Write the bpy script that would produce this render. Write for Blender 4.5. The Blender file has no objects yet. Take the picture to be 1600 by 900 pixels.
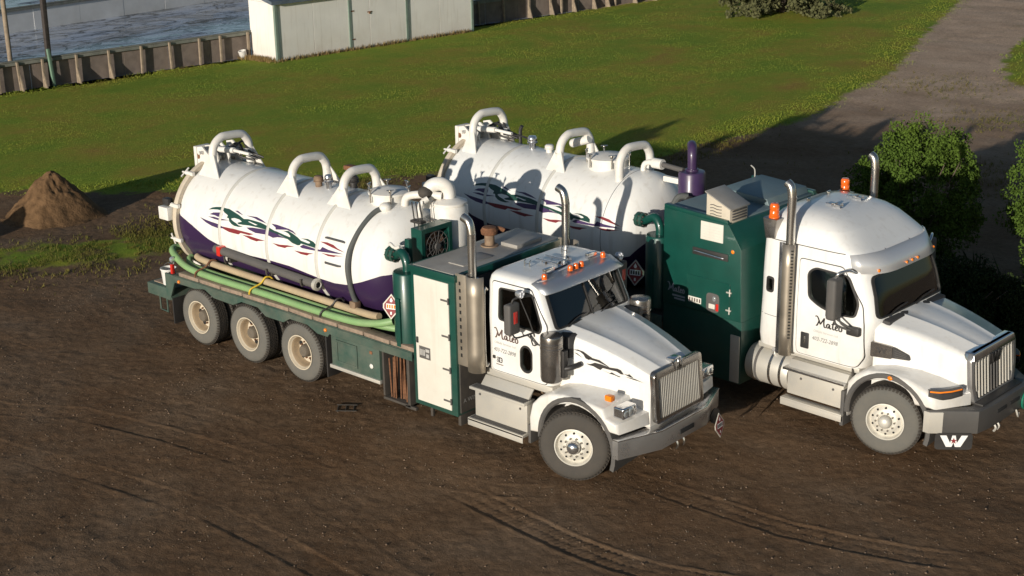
import bpy, bmesh, math, random
import numpy as np
from mathutils import Vector, Matrix, Euler, noise as mnoise
random.seed(7); rng = np.random.default_rng(11)
R = math.radians; PI = math.pi
S = bpy.context.scene
COL = S.collection

# ------------------------------------------------------------ camera
cd = bpy.data.cameras.new('camera'); cam = bpy.data.objects.new('camera', cd); COL.objects.link(cam)
YAW, PIT, ROL = -0.732, 0.3259, -0.018
_f = Vector((math.sin(YAW)*math.cos(PIT), math.cos(YAW)*math.cos(PIT), -math.sin(PIT)))
_r = Vector((math.cos(YAW), -math.sin(YAW), 0)); _u = _r.cross(_f)
_r2 = math.cos(ROL)*_r + math.sin(ROL)*_u; _u2 = -math.sin(ROL)*_r + math.cos(ROL)*_u
M = Matrix((_r2, _u2, -_f)).transposed().to_4x4(); M.translation = Vector((12.2079, -14.8525, 9.4724))
cam.matrix_world = M
cd.sensor_width = 36; cd.lens = 2284.64/1600*36; cd.clip_end = 2000; cd.clip_start = .1
S.camera = cam
# ------------------------------------------------------------ light
LD = Vector((-0.2, 1.0, -0.187)).normalized()
ELEV = math.asin(-LD.z)
w = bpy.data.worlds.new('World'); S.world = w; w.use_nodes = True
nt = w.node_tree; nt.nodes.clear()
wo = nt.nodes.new('ShaderNodeOutputWorld'); bg = nt.nodes.new('ShaderNodeBackground'); sk = nt.nodes.new('ShaderNodeTexSky')
sk.sky_type = 'NISHITA'; sk.sun_disc = False; sk.sun_elevation = ELEV; sk.sun_rotation = math.atan2(-LD.x, -LD.y)
sk.air_density = 1.0; sk.dust_density = .6; sk.ozone_density = 2.0
bg.inputs['Strength'].default_value = 0.08
nt.links.new(sk.outputs[0], bg.inputs[0]); nt.links.new(bg.outputs[0], wo.inputs[0])
sl = bpy.data.lights.new('sun', 'SUN'); sl.energy = 4.7; sl.angle = R(.55); sl.color = (1.0, .93, .82)
so = bpy.data.objects.new('sun', sl); COL.objects.link(so); so.rotation_euler = LD.to_track_quat('-Z', 'Y').to_euler()
S.view_settings.view_transform = 'Standard'; S.view_settings.look = 'None'; S.view_settings.gamma = 1; S.view_settings.exposure = 0.0
S.view_settings.use_curve_mapping = False

# ------------------------------------------------------------ materials
def mat(name, col=(.5,.5,.5), rough=.5, metal=0., spec=.5, coat=0., dirt=None, dirt_amt=0., bump=0., bscale=40., var=0., vscale=6., zdirt=None, emit=None, streak=0.):
    """procedural paint/metal: base colour with patchy variation, dust (noise, more of it low down when zdirt=(z0,z1)) and fine relief"""
    m = bpy.data.materials.new(name); m.use_nodes = True
    n = m.node_tree.nodes; l = m.node_tree.links; b = n['Principled BSDF']
    b.inputs['Roughness'].default_value = rough; b.inputs['Metallic'].default_value = metal
    b.inputs['Specular IOR Level'].default_value = spec; b.inputs['Coat Weight'].default_value = coat; b.inputs['Coat Roughness'].default_value = .08
    tc = n.new('ShaderNodeTexCoord')
    nz = n.new('ShaderNodeTexNoise'); nz.inputs['Scale'].default_value = vscale; nz.inputs['Detail'].default_value = 6
    l.new(tc.outputs['Object'], nz.inputs['Vector'])
    rp = n.new('ShaderNodeValToRGB'); c = Vector(col)
    lo = c*(1-var); hi = c*(1+var)
    rp.color_ramp.elements[0].position = .3; rp.color_ramp.elements[1].position = .7
    rp.color_ramp.elements[0].color = (*lo, 1); rp.color_ramp.elements[1].color = (*[min(1, x) for x in hi], 1)
    l.new(nz.outputs['Fac'], rp.inputs[0]); out = rp.outputs[0]
    if dirt:
        n2 = n.new('ShaderNodeTexNoise'); n2.inputs['Scale'].default_value = vscale*.7; n2.inputs['Detail'].default_value = 9; n2.inputs['Roughness'].default_value = .7
        l.new(tc.outputs['Object'], n2.inputs['Vector'])
        mr = n.new('ShaderNodeMapRange'); mr.inputs[1].default_value = .32; mr.inputs[2].default_value = .85; mr.inputs[3].default_value = .15; mr.inputs[4].default_value = 1.
        l.new(n2.outputs['Fac'], mr.inputs[0]); fac = mr.outputs[0]
        mu = n.new('ShaderNodeMath'); mu.operation = 'MULTIPLY'; mu.inputs[1].default_value = dirt_amt; mu.use_clamp = True
        if zdirt:
            sp = n.new('ShaderNodeSeparateXYZ'); l.new(tc.outputs['Object'], sp.inputs[0])
            mz = n.new('ShaderNodeMapRange'); mz.inputs[1].default_value = zdirt[0]; mz.inputs[2].default_value = zdirt[1]; mz.inputs[3].default_value = 1.6; mz.inputs[4].default_value = .25
            l.new(sp.outputs['Z'], mz.inputs[0])
            m2 = n.new('ShaderNodeMath'); m2.operation = 'MULTIPLY'; l.new(fac, m2.inputs[0]); l.new(mz.outputs[0], m2.inputs[1]); fac = m2.outputs[0]
        l.new(fac, mu.inputs[0])
        mx = n.new('ShaderNodeMix'); mx.data_type = 'RGBA'; l.new(mu.outputs[0], mx.inputs[0]); l.new(out, mx.inputs[6]); mx.inputs[7].default_value = (*dirt, 1); out = mx.outputs[2]
        rr = n.new('ShaderNodeMapRange'); rr.inputs[3].default_value = rough; rr.inputs[4].default_value = min(1, rough+.45); l.new(mu.outputs[0], rr.inputs[0]); l.new(rr.outputs[0], b.inputs['Roughness'])
        if metal > 0:
            rm = n.new('ShaderNodeMapRange'); rm.inputs[3].default_value = metal; rm.inputs[4].default_value = 0.; l.new(mu.outputs[0], rm.inputs[0]); l.new(rm.outputs[0], b.inputs['Metallic'])
    if streak:
        mp = n.new('ShaderNodeMapping'); mp.inputs['Scale'].default_value = (9,9,.7); l.new(tc.outputs['Object'], mp.inputs[0])
        ns = n.new('ShaderNodeTexNoise'); ns.inputs['Scale'].default_value = 1.; ns.inputs['Detail'].default_value = 5; l.new(mp.outputs[0], ns.inputs['Vector'])
        ms = n.new('ShaderNodeMapRange'); ms.inputs[1].default_value = .55; ms.inputs[2].default_value = .78; ms.inputs[3].default_value = 0.; ms.inputs[4].default_value = streak; l.new(ns.outputs['Fac'], ms.inputs[0])
        mk = n.new('ShaderNodeMix'); mk.data_type = 'RGBA'; l.new(ms.outputs[0], mk.inputs[0]); l.new(out, mk.inputs[6]); mk.inputs[7].default_value = (.36,.29,.20,1); out = mk.outputs[2]
    l.new(out, b.inputs['Base Color'])
    if bump:
        n3 = n.new('ShaderNodeTexNoise'); n3.inputs['Scale'].default_value = bscale; n3.inputs['Detail'].default_value = 5
        l.new(tc.outputs['Object'], n3.inputs['Vector']); bp = n.new('ShaderNodeBump'); bp.inputs['Strength'].default_value = bump; bp.inputs['Distance'].default_value = .02
        l.new(n3.outputs['Fac'], bp.inputs['Height']); l.new(bp.outputs[0], b.inputs['Normal'])
    if emit:
        b.inputs['Emission Color'].default_value = (*emit, 1); b.inputs['Emission Strength'].default_value = 1.
    return m
DUST = (.30,.25,.19); MUD = (.16,.12,.085)
MT = {}
MT['white'] = mat('white_paint', (.80,.795,.775), .28, coat=.5, var=.02, dirt=(.47,.40,.30), dirt_amt=.50, zdirt=(.7,2.1), vscale=3., streak=.22)
MT['tank'] = mat('white_tank_paint', (.80,.795,.77), .30, coat=.3, var=.025, dirt=(.60,.55,.46), dirt_amt=.30, vscale=2.2, bump=.03, bscale=2.5, streak=.30)
MT['fittings'] = mat('white_fittings_paint', (.76,.75,.71), .4, var=.05, dirt=(.42,.30,.19), dirt_amt=.38, vscale=7.)
MT['green'] = mat('dark_green_paint', (.0035,.056,.042), .34, coat=.35, var=.12, dirt=(.10,.11,.085), dirt_amt=.22, zdirt=(.6,1.9), vscale=4.)
MT['green_dusty'] = mat('dusty_green_paint', (.008,.058,.045), .5, var=.2, dirt=(.16,.15,.115), dirt_amt=.75, vscale=3.)
MT['purple'] = mat('purple_paint', (.040,.017,.072), .34, coat=.3, var=.1, dirt=(.12,.10,.09), dirt_amt=.2, vscale=4.)
MT['purple_decal'] = mat('purple_vinyl', (.060,.032,.100), .4, var=.06)
MT['green_decal'] = mat('green_vinyl', (.014,.055,.042), .4, var=.06)
MT['red_decal'] = mat('red_vinyl', (.22,.030,.035), .4, var=.06)
MT['white_decal'] = mat('white_vinyl', (.8,.79,.77), .4)
MT['black_print'] = mat('black_print', (.03,.026,.024), .5)
MT['brown_print'] = mat('brown_print', (.11,.07,.06), .5)
MT['grey_print'] = mat('grey_print', (.16,.155,.15), .5)
MT['pale_print'] = mat('pale_print', (.42,.41,.39), .5)
MT['silver_print'] = mat('silver_print', (.28,.30,.34), .5)
MT['chrome'] = mat('chrome', (.70,.70,.71), .15, metal=1., dirt=(.30,.26,.21), dirt_amt=.14, vscale=3.)
MT['steel'] = mat('stainless_pipe', (.60,.575,.53), .24, metal=1., dirt=(.32,.27,.2), dirt_amt=.10, vscale=1.)
MT['aluminium'] = mat('dusty_aluminium', (.62,.60,.55), .42, metal=.55, dirt=(.40,.34,.25), dirt_amt=.55, vscale=4.)
MT['visor'] = mat('brushed_visor', (.58,.59,.61), .34, metal=.8, dirt=(.33,.32,.30), dirt_amt=.12, vscale=1.2)
MT['bigvisor'] = mat('bright_visor', (.72,.72,.72), .3, metal=.5, dirt=(.45,.43,.40), dirt_amt=.2, vscale=2.)
MT['bumper'] = mat('dusty_chrome_bumper', (.50,.49,.48), .22, metal=.85, dirt=(.15,.13,.10), dirt_amt=.45, vscale=3.)
MT['darkbumper'] = mat('dark_bumper', (.10,.098,.096), .36, metal=.4, dirt=(.13,.11,.09), dirt_amt=.5, vscale=3.)
MT['blackplastic'] = mat('black_plastic', (.018,.018,.019), .45, dirt=(.10,.085,.07), dirt_amt=.35, vscale=5.)
MT['greyplastic'] = mat('grey_arch_plastic', (.07,.07,.07), .6, dirt=(.17,.14,.11), dirt_amt=.4, vscale=5.)
MT['rubber'] = mat('dusty_sidewall', (.105,.105,.098), .85, spec=.2, dirt=(.20,.175,.14), dirt_amt=.55, vscale=4., bump=.05)
MT['rubber_dark'] = mat('dark_sidewall', (.055,.052,.048), .85, spec=.2, dirt=(.12,.10,.08), dirt_amt=.5, vscale=4., bump=.05)
MT['tread'] = mat('tread_rubber', (.032,.031,.030), .85, spec=.25, dirt=(.12,.095,.07), dirt_amt=.55, vscale=9., bump=.1)
MT['rim_cream'] = mat('cream_steel_rim', (.60,.53,.41), .5, dirt=(.33,.26,.18), dirt_amt=.6, vscale=7.)
MT['rim_alloy'] = mat('alloy_rim', (.66,.64,.58), .36, metal=.35, dirt=(.42,.36,.27), dirt_amt=.5, vscale=9.)
MT['rim_barrel'] = mat('tan_dirty_barrel', (.36,.27,.17), .7, var=.15, vscale=8., dirt=(.20,.15,.10), dirt_amt=.5)
MT['hub'] = mat('dirty_hub', (.10,.085,.065), .8, dirt=(.2,.16,.12), dirt_amt=.6, vscale=12., bump=.2)
MT['band'] = mat('weld_band_paint', (.58,.57,.53), .45, var=.05, dirt=(.42,.38,.30), dirt_amt=.4, vscale=5.)
MT['chromedark'] = mat('smoked_chrome', (.33,.31,.29), .2, metal=1., dirt=(.16,.13,.1), dirt_amt=.25, vscale=3.)
MT['darklens'] = mat('smoked_lens', (.05,.05,.052), .1, coat=1.)
MT['shieldsteel'] = mat('dull_shield_steel', (.44,.39,.32), .36, metal=.85, var=.15, vscale=3., dirt=(.24,.19,.13), dirt_amt=.4)
MT['flange'] = mat('stained_cream_flange', (.60,.53,.42), .5, var=.1, vscale=5., dirt=(.26,.18,.11), dirt_amt=.55)
MT['dark'] = mat('dark_hole', (.012,.012,.012), .9)
MT['chassis'] = mat('chassis', (.03,.028,.026), .7, dirt=(.11,.09,.07), dirt_amt=.7, vscale=5.)
MT['interior'] = mat('cab_interior', (.045,.043,.042), .8, var=.2)
MT['seat'] = mat('seat_fabric', (.20,.19,.18), .9, var=.15)
MT['amber'] = mat('amber_lens', (.85,.22,.012), .2, coat=.6)
MT['orange'] = mat('orange_beacon', (.80,.13,.01), .18, coat=.8)
MT['red'] = mat('red_lens', (.6,.03,.02), .3, coat=.4)
MT['lens'] = mat('clear_lens', (.55,.58,.58), .08, metal=.6, coat=.8)
MT['ledwhite'] = mat('white_lamp', (.88,.88,.92), .2, coat=.6)
MT['rust'] = mat('rust', (.17,.075,.035), .85, var=.35, vscale=14., bump=.25)
MT['rustpipe'] = mat('rusty_cream_pipe', (.24,.175,.115), .7, var=.3, vscale=9., dirt=(.14,.06,.03), dirt_amt=.7)
MT['greenhose'] = mat('green_hose', (.20,.37,.145), .42, dirt=(.30,.28,.19), dirt_amt=.35, vscale=4., var=.1)
MT['tanhose'] = mat('tan_hose', (.44,.34,.21), .6, dirt=(.28,.22,.16), dirt_amt=.5, vscale=5., var=.1)
MT['blackhose'] = mat('grey_hose', (.05,.06,.062), .6, dirt=(.17,.16,.14), dirt_amt=.5, vscale=7.)
MT['greypipe'] = mat('dusty_grey_pipe', (.075,.073,.072), .7, dirt=(.16,.14,.12), dirt_amt=.5, vscale=4.)
MT['wood'] = mat('weathered_wood_pad', (.27,.20,.145), .85, var=.3, vscale=10., dirt=(.17,.135,.11), dirt_amt=.5, bump=.2)
MT['strap'] = mat('yellow_strap', (.62,.42,.03), .6)
MT['top'] = mat('galvanised_top', (.34,.33,.31), .45, metal=.2, var=.15, dirt=(.30,.25,.19), dirt_amt=.5, vscale=3.)
MT['bluetop'] = mat('blue_grey_top', (.13,.20,.22), .4, metal=.15, var=.15, dirt=(.24,.22,.19), dirt_amt=.4, vscale=2.)
MT['panel'] = mat('dusty_white_door', (.68,.655,.585), .5, streak=.25, var=.04, dirt=(.46,.40,.31), dirt_amt=.4, vscale=3.)
MT['beige'] = mat('beige_vent_housing', (.56,.50,.40), .5, var=.06, dirt=(.35,.29,.22), dirt_amt=.3, vscale=6.)
MT['bucket'] = mat('white_plastic_bucket', (.72,.71,.68), .4, dirt=(.35,.29,.22), dirt_amt=.4, vscale=12.)
MT['reflector'] = mat('green_disc', (.01,.16,.10), .4)

def glass_mat():
    m = bpy.data.materials.new('tinted_glass'); m.use_nodes = True; n = m.node_tree.nodes; l = m.node_tree.links; n.clear()
    o = n.new('ShaderNodeOutputMaterial'); mx = n.new('ShaderNodeMixShader'); t = n.new('ShaderNodeBsdfTransparent'); g = n.new('ShaderNodeBsdfGlossy'); fr = n.new('ShaderNodeFresnel')
    t.inputs[0].default_value = (.50,.56,.52,1); g.inputs['Roughness'].default_value = .02; fr.inputs[0].default_value = 1.75
    l.new(fr.outputs[0], mx.inputs[0]); l.new(t.outputs[0], mx.inputs[1]); l.new(g.outputs[0], mx.inputs[2]); l.new(mx.outputs[0], o.inputs[0]); return m
MT['glass'] = glass_mat()

# ------------------------------------------------------------ mesh helpers
def catmull(pts, n=6):
    pts = [Vector(p) for p in pts]; out = []
    for i in range(len(pts)-1):
        p0 = pts[max(i-1,0)]; p1 = pts[i]; p2 = pts[i+1]; p3 = pts[min(i+2,len(pts)-1)]
        for k in range(n):
            t = k/n
            out.append(.5*((2*p1)+(-p0+p2)*t+(2*p0-5*p1+4*p2-p3)*t*t+(-p0+3*p1-3*p2+p3)*t**3))
    out.append(pts[-1]); return out
def rpoly(pts, r, n=4):
    """2D polygon with rounded corners"""
    out = []; L = len(pts)
    for i in range(L):
        p = Vector(pts[i]); a = Vector(pts[i-1]); b = Vector(pts[(i+1)%L])
        da = (a-p); db = (b-p); rr = min(r, da.length*.45, db.length*.45)
        A = p+da.normalized()*rr; B = p+db.normalized()*rr
        for k in range(n+1):
            t = k/n; out.append(tuple((1-t)**2*A+2*t*(1-t)*p+t*t*B))
    return out
class MB:
    def __init__(s): s.bm = bmesh.new()
    def add(s, other_bm):
        me = bpy.data.meshes.new('tmp'); other_bm.to_mesh(me); s.bm.from_mesh(me); bpy.data.meshes.remove(me); other_bm.free(); return s
    def box(s, x0, x1, y0, y1, z0, z1, bev=.0, seg=2, mtx=None):
        b = bmesh.new(); bmesh.ops.create_cube(b, size=1)
        bmesh.ops.transform(b, matrix=Matrix.Translation(((x0+x1)/2,(y0+y1)/2,(z0+z1)/2)) @ Matrix.Diagonal((x1-x0,y1-y0,z1-z0,1)), verts=b.verts)
        if bev: bmesh.ops.bevel(b, geom=b.edges[:], offset=bev, segments=seg, affect='EDGES', profile=.6)
        if mtx is not None: bmesh.ops.transform(b, matrix=mtx, verts=b.verts)
        return s.add(b)
    def prism(s, poly, plane, lo, hi, bev=0., seg=2):
        b = bmesh.new(); f = []
        def P(p, h):
            return {'xz': (p[0],h,p[1]), 'xy': (p[0],p[1],h), 'yz': (h,p[0],p[1])}[plane]
        A = [b.verts.new(P(p,lo)) for p in poly]; B = [b.verts.new(P(p,hi)) for p in poly]; n = len(poly)
        fa = b.faces.new(A); fb = b.faces.new(B[::-1])
        for i in range(n): b.faces.new((A[i],B[i],B[(i+1)%n],A[(i+1)%n]))
        bmesh.ops.recalc_face_normals(b, faces=b.faces)
        if bev:
            ed = list({e for f_ in (fa,fb) for e in f_.edges})
            bmesh.ops.bevel(b, geom=ed, offset=bev, segments=seg, affect='EDGES', profile=.5)
        bmesh.ops.triangulate(b, faces=[f_ for f_ in b.faces if len(f_.verts) > 4])
        return s.add(b)
    def rings(s, rings, cap=True, closed=True):
        b = s.bm; V = [[b.verts.new(p) for p in r] for r in rings]; n = len(rings[0])
        for i in range(len(V)-1):
            for j in range(n if closed else n-1):
                try: b.faces.new((V[i][j],V[i][(j+1)%n],V[i+1][(j+1)%n],V[i+1][j]))
                except ValueError: pass
        if cap:
            b.faces.new(V[0][::-1]); b.faces.new(V[-1])
        return s
    def cyl(s, a, b_, r, r2=None, n=16, cap=True):
        a = Vector(a); b_ = Vector(b_); d = (b_-a).normalized(); q = d.to_track_quat('Z','Y'); r2 = r if r2 is None else r2
        ring = lambda c, rr: [c+q@Vector((rr*math.cos(2*PI*k/n), rr*math.sin(2*PI*k/n), 0)) for k in range(n)]
        return s.rings([ring(a,r),ring(b_,r2)], cap)
    def tube(s, pts, r, n=8, smooth=6, cap=True, flat=None):
        P = catmull(pts, smooth) if smooth else [Vector(p) for p in pts]
        prev = None; rings = []
        for i, p in enumerate(P):
            d = (P[min(i+1,len(P)-1)]-P[max(i-1,0)]).normalized()
            if prev is None:
                u = d.orthogonal().normalized()
            else:
                u = (prev-d*prev.dot(d)).normalized()
            prev = u; v = d.cross(u); rr = r(i/(len(P)-1)) if callable(r) else r
            rings.append([p+u*rr*math.cos(2*PI*k/n)+v*rr*math.sin(2*PI*k/n) for k in range(n)])
        return s.rings(rings, cap)
    def lathe(s, prof, org=(0,0,0), axis='z', n=32, cap=False):
        o = Vector(org); rings = []
        for (r, h) in prof:
            ring = []
            for k in range(n):
                a = 2*PI*k/n; c, d = r*math.cos(a), r*math.sin(a)
                ring.append(o+Vector({'z': (c,d,h), 'y': (c,h,d), 'x': (h,c,d)}[axis]))
            rings.append(ring)
        return s.rings(rings, cap)
    def ball(s, c, r, sc=(1,1,1), u=12, v=8):
        b = bmesh.new(); bmesh.ops.create_uvsphere(b, u_segments=u, v_segments=v, radius=r)
        bmesh.ops.transform(b, matrix=Matrix.Translation(c) @ Matrix.Diagonal((*sc,1)), verts=b.verts); return s.add(b)
    def quad(s, *p): s.bm.faces.new([s.bm.verts.new(q) for q in p]); return s
    def warp(s, fn):
        for v in s.bm.verts: v.co = Vector(fn(v.co))
        return s
    def mesh(s, name, smooth=35):
        bmesh.ops.recalc_face_normals(s.bm, faces=s.bm.faces)
        me = bpy.data.meshes.new(name); s.bm.to_mesh(me); s.bm.free(); finish(me, smooth); return me
    def build(s, name, material, parent=None, smooth=35, label=None, loc=None):
        return link(name, s.mesh(name, smooth), material, parent, label, loc)
def finish(me, smooth):
    if smooth:
        me.polygons.foreach_set('use_smooth', [True]*len(me.polygons)); me.set_sharp_from_angle(angle=R(smooth))
def link(name, me, material, parent=None, label=None, loc=None):
    if isinstance(material, str): material = MT[material]
    me.materials.clear(); me.materials.append(material)
    o = bpy.data.objects.new(name, me); COL.objects.link(o)
    if parent is not None: o.parent = parent
    if label: o['label'] = label
    if loc is not None: o.location = loc
    return o
def boolean(mb, ops, name, smooth=35):
    """mb minus/intersect other MBs, evaluated to a plain mesh"""
    tmp = []
    def mk(m):
        bmesh.ops.recalc_face_normals(m.bm, faces=m.bm.faces)
        me = bpy.data.meshes.new('tmp'); m.bm.to_mesh(me); o = bpy.data.objects.new('tmp', me); COL.objects.link(o); tmp.append(o); return o
    base = mk(mb)
    for op, m in ops:
        md = base.modifiers.new('b','BOOLEAN'); md.operation = op; md.object = mk(m); md.solver = 'EXACT'
    dg = bpy.context.evaluated_depsgraph_get(); dg.update()
    me = bpy.data.meshes.new_from_object(base.evaluated_get(dg)); me.name = name
    for o in tmp:
        d = o.data; bpy.data.objects.remove(o); bpy.data.meshes.remove(d)
    finish(me, smooth); return me
def thing(name, label, cat, loc=(0,0,0), rz=0, group=None):
    o = bpy.data.objects.new(name, None); COL.objects.link(o); o.location = loc; o.rotation_euler = (0,0,rz); o.empty_display_size = .3
    return tag(o, label, cat, group)
def tag(o, label, cat, group=None):
    o['label'] = label; o['category'] = cat
    if group: o['group'] = group
    return o
def flat_poly(polys, fn, sub=None):
    """printed shapes: 2D polygons triangulated, optionally refined, mapped onto a surface by fn"""
    m = MB()
    for pl in polys:
        b = bmesh.new(); vs = [b.verts.new((p[0],p[1],0)) for p in pl]
        try: b.faces.new(vs)
        except ValueError: b.free(); continue
        bmesh.ops.triangulate(b, faces=b.faces[:], ngon_method='EAR_CLIP')
        if sub:
            for _ in range(3):
                le = [e for e in b.edges if e.calc_length() > sub]
                if not le: break
                bmesh.ops.subdivide_edges(b, edges=le, cuts=1); bmesh.ops.triangulate(b, faces=[f for f in b.faces if len(f.verts) > 3])
        m.add(b)
    m.warp(lambda c: fn(c.x, c.y)); return m
def stroke_polys(strokes, wd):
    """pen strokes -> quads in 2D"""
    out = []
    for st in strokes:
        P = [Vector((p.x,p.y)) for p in catmull([(a,b,0) for a,b in st], 5)]
        L = []; Rr = []
        for i, p in enumerate(P):
            d = (P[min(i+1,len(P)-1)]-P[max(i-1,0)]).normalized(); nn = Vector((-d.y,d.x))
            k = wd*(.65+.5*abs(d.y))
            L.append(p+nn*k/2); Rr.append(p-nn*k/2)
        for i in range(len(P)-1): out.append([tuple(L[i]),tuple(L[i+1]),tuple(Rr[i+1]),tuple(Rr[i])])
    return out
MATEO = [ # brush script: M a t e o, in units of the capital's height
 [(-.12,.92),(.0,1.0),(.1,.88),(.22,.55),(.32,.22)], [(.22,.62),(.12,.25),(.02,.02),(-.04,.06)], [(.32,.22),(.5,.6),(.66,.95)], [(.66,.95),(.62,.5),(.66,.08),(.74,.0),(.8,.06)],
 [(1.12,.38),(1.0,.44),(.88,.28),(.9,.06),(1.02,.06),(1.12,.38),(1.12,.1),(1.2,.0),(1.27,.1)],
 [(1.45,.8),(1.4,.4),(1.4,.08),(1.48,.0),(1.56,.08)], [(1.28,.5),(1.42,.56),(1.58,.6)],
 [(1.62,.2),(1.78,.3),(1.76,.44),(1.66,.4),(1.62,.18),(1.7,.0),(1.84,.06)],
 [(2.06,.44),(1.94,.36),(1.93,.1),(2.04,.0),(2.16,.12),(2.14,.36),(2.06,.44),(2.0,.5)]]
def text_polys(body, size, shear=0., align='LEFT'):
    cu = bpy.data.curves.new('t','FONT'); cu.body = body; cu.size = size; cu.shear = shear; cu.align_x = align; cu.resolution_u = 2
    o = bpy.data.objects.new('t', cu); COL.objects.link(o); dg = bpy.context.evaluated_depsgraph_get(); dg.update()
    me = bpy.data.meshes.new_from_object(o.evaluated_get(dg)); P = [[tuple(me.vertices[i].co[:2]) for i in p.vertices] for p in me.polygons]
    bpy.data.objects.remove(o); bpy.data.curves.remove(cu); bpy.data.meshes.remove(me); return P
def scale_polys(P, sx, sy, ox, oy, rot=0.): return [[(ox+sx*(x), oy+sy*(y)) for x,y in pl] for pl in P]
def emblem_w(): # chevron W as two overlapping Vs
    return [[(-.5,.3),(-.28,.3),(-.12,-.06),(-.2,-.3),(-.24,-.3)],[(-.2,-.3),(-.12,-.06),(0.03,.3),(-.07,.3),(-.24,-.12)],[(.5,.3),(.28,.3),(.12,-.06),(.2,-.3),(.24,-.3)],[(.2,-.3),(.12,-.06),(-.03,.3),(.07,.3),(.24,-.12)]]
def star(r, cx=0, cy=0): return [[(cx+(r if k%2==0 else r*.4)*math.sin(k*PI/5), cy+(r if k%2==0 else r*.4)*math.cos(k*PI/5)) for k in range(10)]]
# ------------------------------------------------------------ wheels (outer face at y=0, body towards +y)
def tyre_mesh(r, wd, bead, name='tyre'):
    m = MB(); s = .035
    prof = [(bead,.012),(bead+.012,.0),(bead+.05,-.012),(r*.80,-.012),(r*.90,.0),(r-.035,.018),(r-.016,.045),(r-.016,wd-.045),(r-.035,wd-.018),(r*.9,wd),(r*.8,wd+.01),(bead,wd-.01)]
    return m.lathe(prof, axis='y', n=56).mesh(name, 40)
def tread_mesh(r, wd, rows=4, n=46):
    m = MB(); wr = (wd-.07)/rows
    for k in range(n):
        for q in range(rows):
            y0 = .035+q*wr+.006; y1 = .035+(q+1)*wr-.006; off = (.5 if q%2 else 0)
            a0 = 2*PI*(k+off)/n; da = 2*PI/n*.36; rot = .10*(1 if q < rows/2 else -1)
            P = []
            for rr in (r-.018, r):
                for a,y in ((a0-da-rot*.3,y0),(a0+da-rot*.3,y0),(a0+da+rot*.3,y1),(a0-da+rot*.3,y1)):
                    P.append((rr*math.cos(a), y, rr*math.sin(a)))
            V = [m.bm.verts.new(p) for p in P]
            m.bm.faces.new(V[4:8]); [m.bm.faces.new((V[i],V[(i+1)%4],V[4+(i+1)%4],V[4+i])) for i in range(4)]
        # shoulder lugs reaching over the edge
        for side, ys in ((0,(.0,.05)),(1,(wd-.05,wd))):
            a0 = 2*PI*(k+.25)/n; da = 2*PI/n*.3; P = []
            for (rr,y) in ((r-.042,ys[0]+.008 if not side else ys[1]-.008),(r-.016,ys[0]+.022 if not side else ys[1]-.022),(r-.004,ys[1] if not side else ys[0])):
                for a in (a0-da,a0+da): P.append((rr*math.cos(a), y, rr*math.sin(a)))
            V = [m.bm.verts.new(p) for p in P]
            m.bm.faces.new((V[0],V[1],V[3],V[2])); m.bm.faces.new((V[2],V[3],V[5],V[4]))
    return m.mesh('tread', 0)
WM = {}
def wheel_meshes():
    # steer wheel: 0.36 wide, shallow alloy disc
    WM['styre'] = tyre_mesh(.54,.34,.275); WM['stread'] = tread_mesh(.54,.34,6,58)
    WM['srim'] = MB().lathe([(.285,.0),(.289,-.014),(.272,-.016),(.262,.012),(.256,.05),(.245,.06),(.232,.05),(.185,.022),(.162,.012),(.115,.012),(.11,.03),(.0,.03)], axis='y', n=48).mesh('rim', 40)
    m = MB()
    for k in range(10):
        a = 2*PI*(k+.5)/10; m.cyl((.141*math.cos(a),.014,.141*math.sin(a)),(.141*math.cos(a),-.022,.141*math.sin(a)),.017,.015,8)
    WM['nuts'] = m.mesh('wheel_nuts', 30)
    m = MB()
    for k in range(10):
        a = 2*PI*k/10; c,s_ = math.cos(a), math.sin(a); m.cyl((.205*c,.045,.205*s_),(.205*c,.024,.205*s_),.0165,n=10)
    WM['holes'] = m.mesh('hand_holes', 30)
    WM['cap'] = MB().lathe([(.098,.014),(.098,-.03),(.09,-.06),(.06,-.085),(.02,-.095),(.001,-.096)], axis='y', n=28).mesh('hub_cap', 40)
    # dual drive wheel
    WM['dtyre'] = tyre_mesh(.54,.275,.295); WM['dtread'] = tread_mesh(.54,.275,5,60)
    WM['drim'] = MB().lathe([(.305,.0),(.31,-.012),(.292,-.014),(.282,.008),(.272,.03),(.262,.04),(.255,.075),(.245,.10),(.235,.16),(.225,.175),(.19,.178),(.12,.165),(.0,.165)], axis='y', n=48).mesh('rim', 40)
    WM['dbarrel'] = MB().lathe([(.266,.032),(.257,.042),(.249,.075),(.239,.10),(.230,.158),(.222,.172)], axis='y', n=48).mesh('rim_barrel', 60)
    WM['dhub'] = MB().lathe([(.118,.17),(.112,.10),(.095,.06),(.088,.052),(.06,.048),(.0,.047)], axis='y', n=20).mesh('hub', 35)
    m = MB()
    for k in range(5):
        a = 2*PI*(k+.3)/5; c,s_ = math.cos(a), math.sin(a); m.cyl((.186*c,.19,.186*s_),(.186*c,.163,.186*s_),.043,n=12)
    WM['dholes'] = m.mesh('hand_holes', 30)
    m = MB()
    for k in range(10):
        a = 2*PI*(k+.5)/10; m.cyl((.148*math.cos(a),.17,.148*math.sin(a)),(.148*math.cos(a),.135,.148*math.sin(a)),.016,n=6)
    WM['dnuts'] = m.mesh('wheel_nuts', 30)
    WM['brake'] = MB().lathe([(.0,.1),(.24,.1),(.24,.3),(.1,.32),(.0,.32)], axis='y', n=20).mesh('brake_drum', 35)
wheel_meshes()
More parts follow.
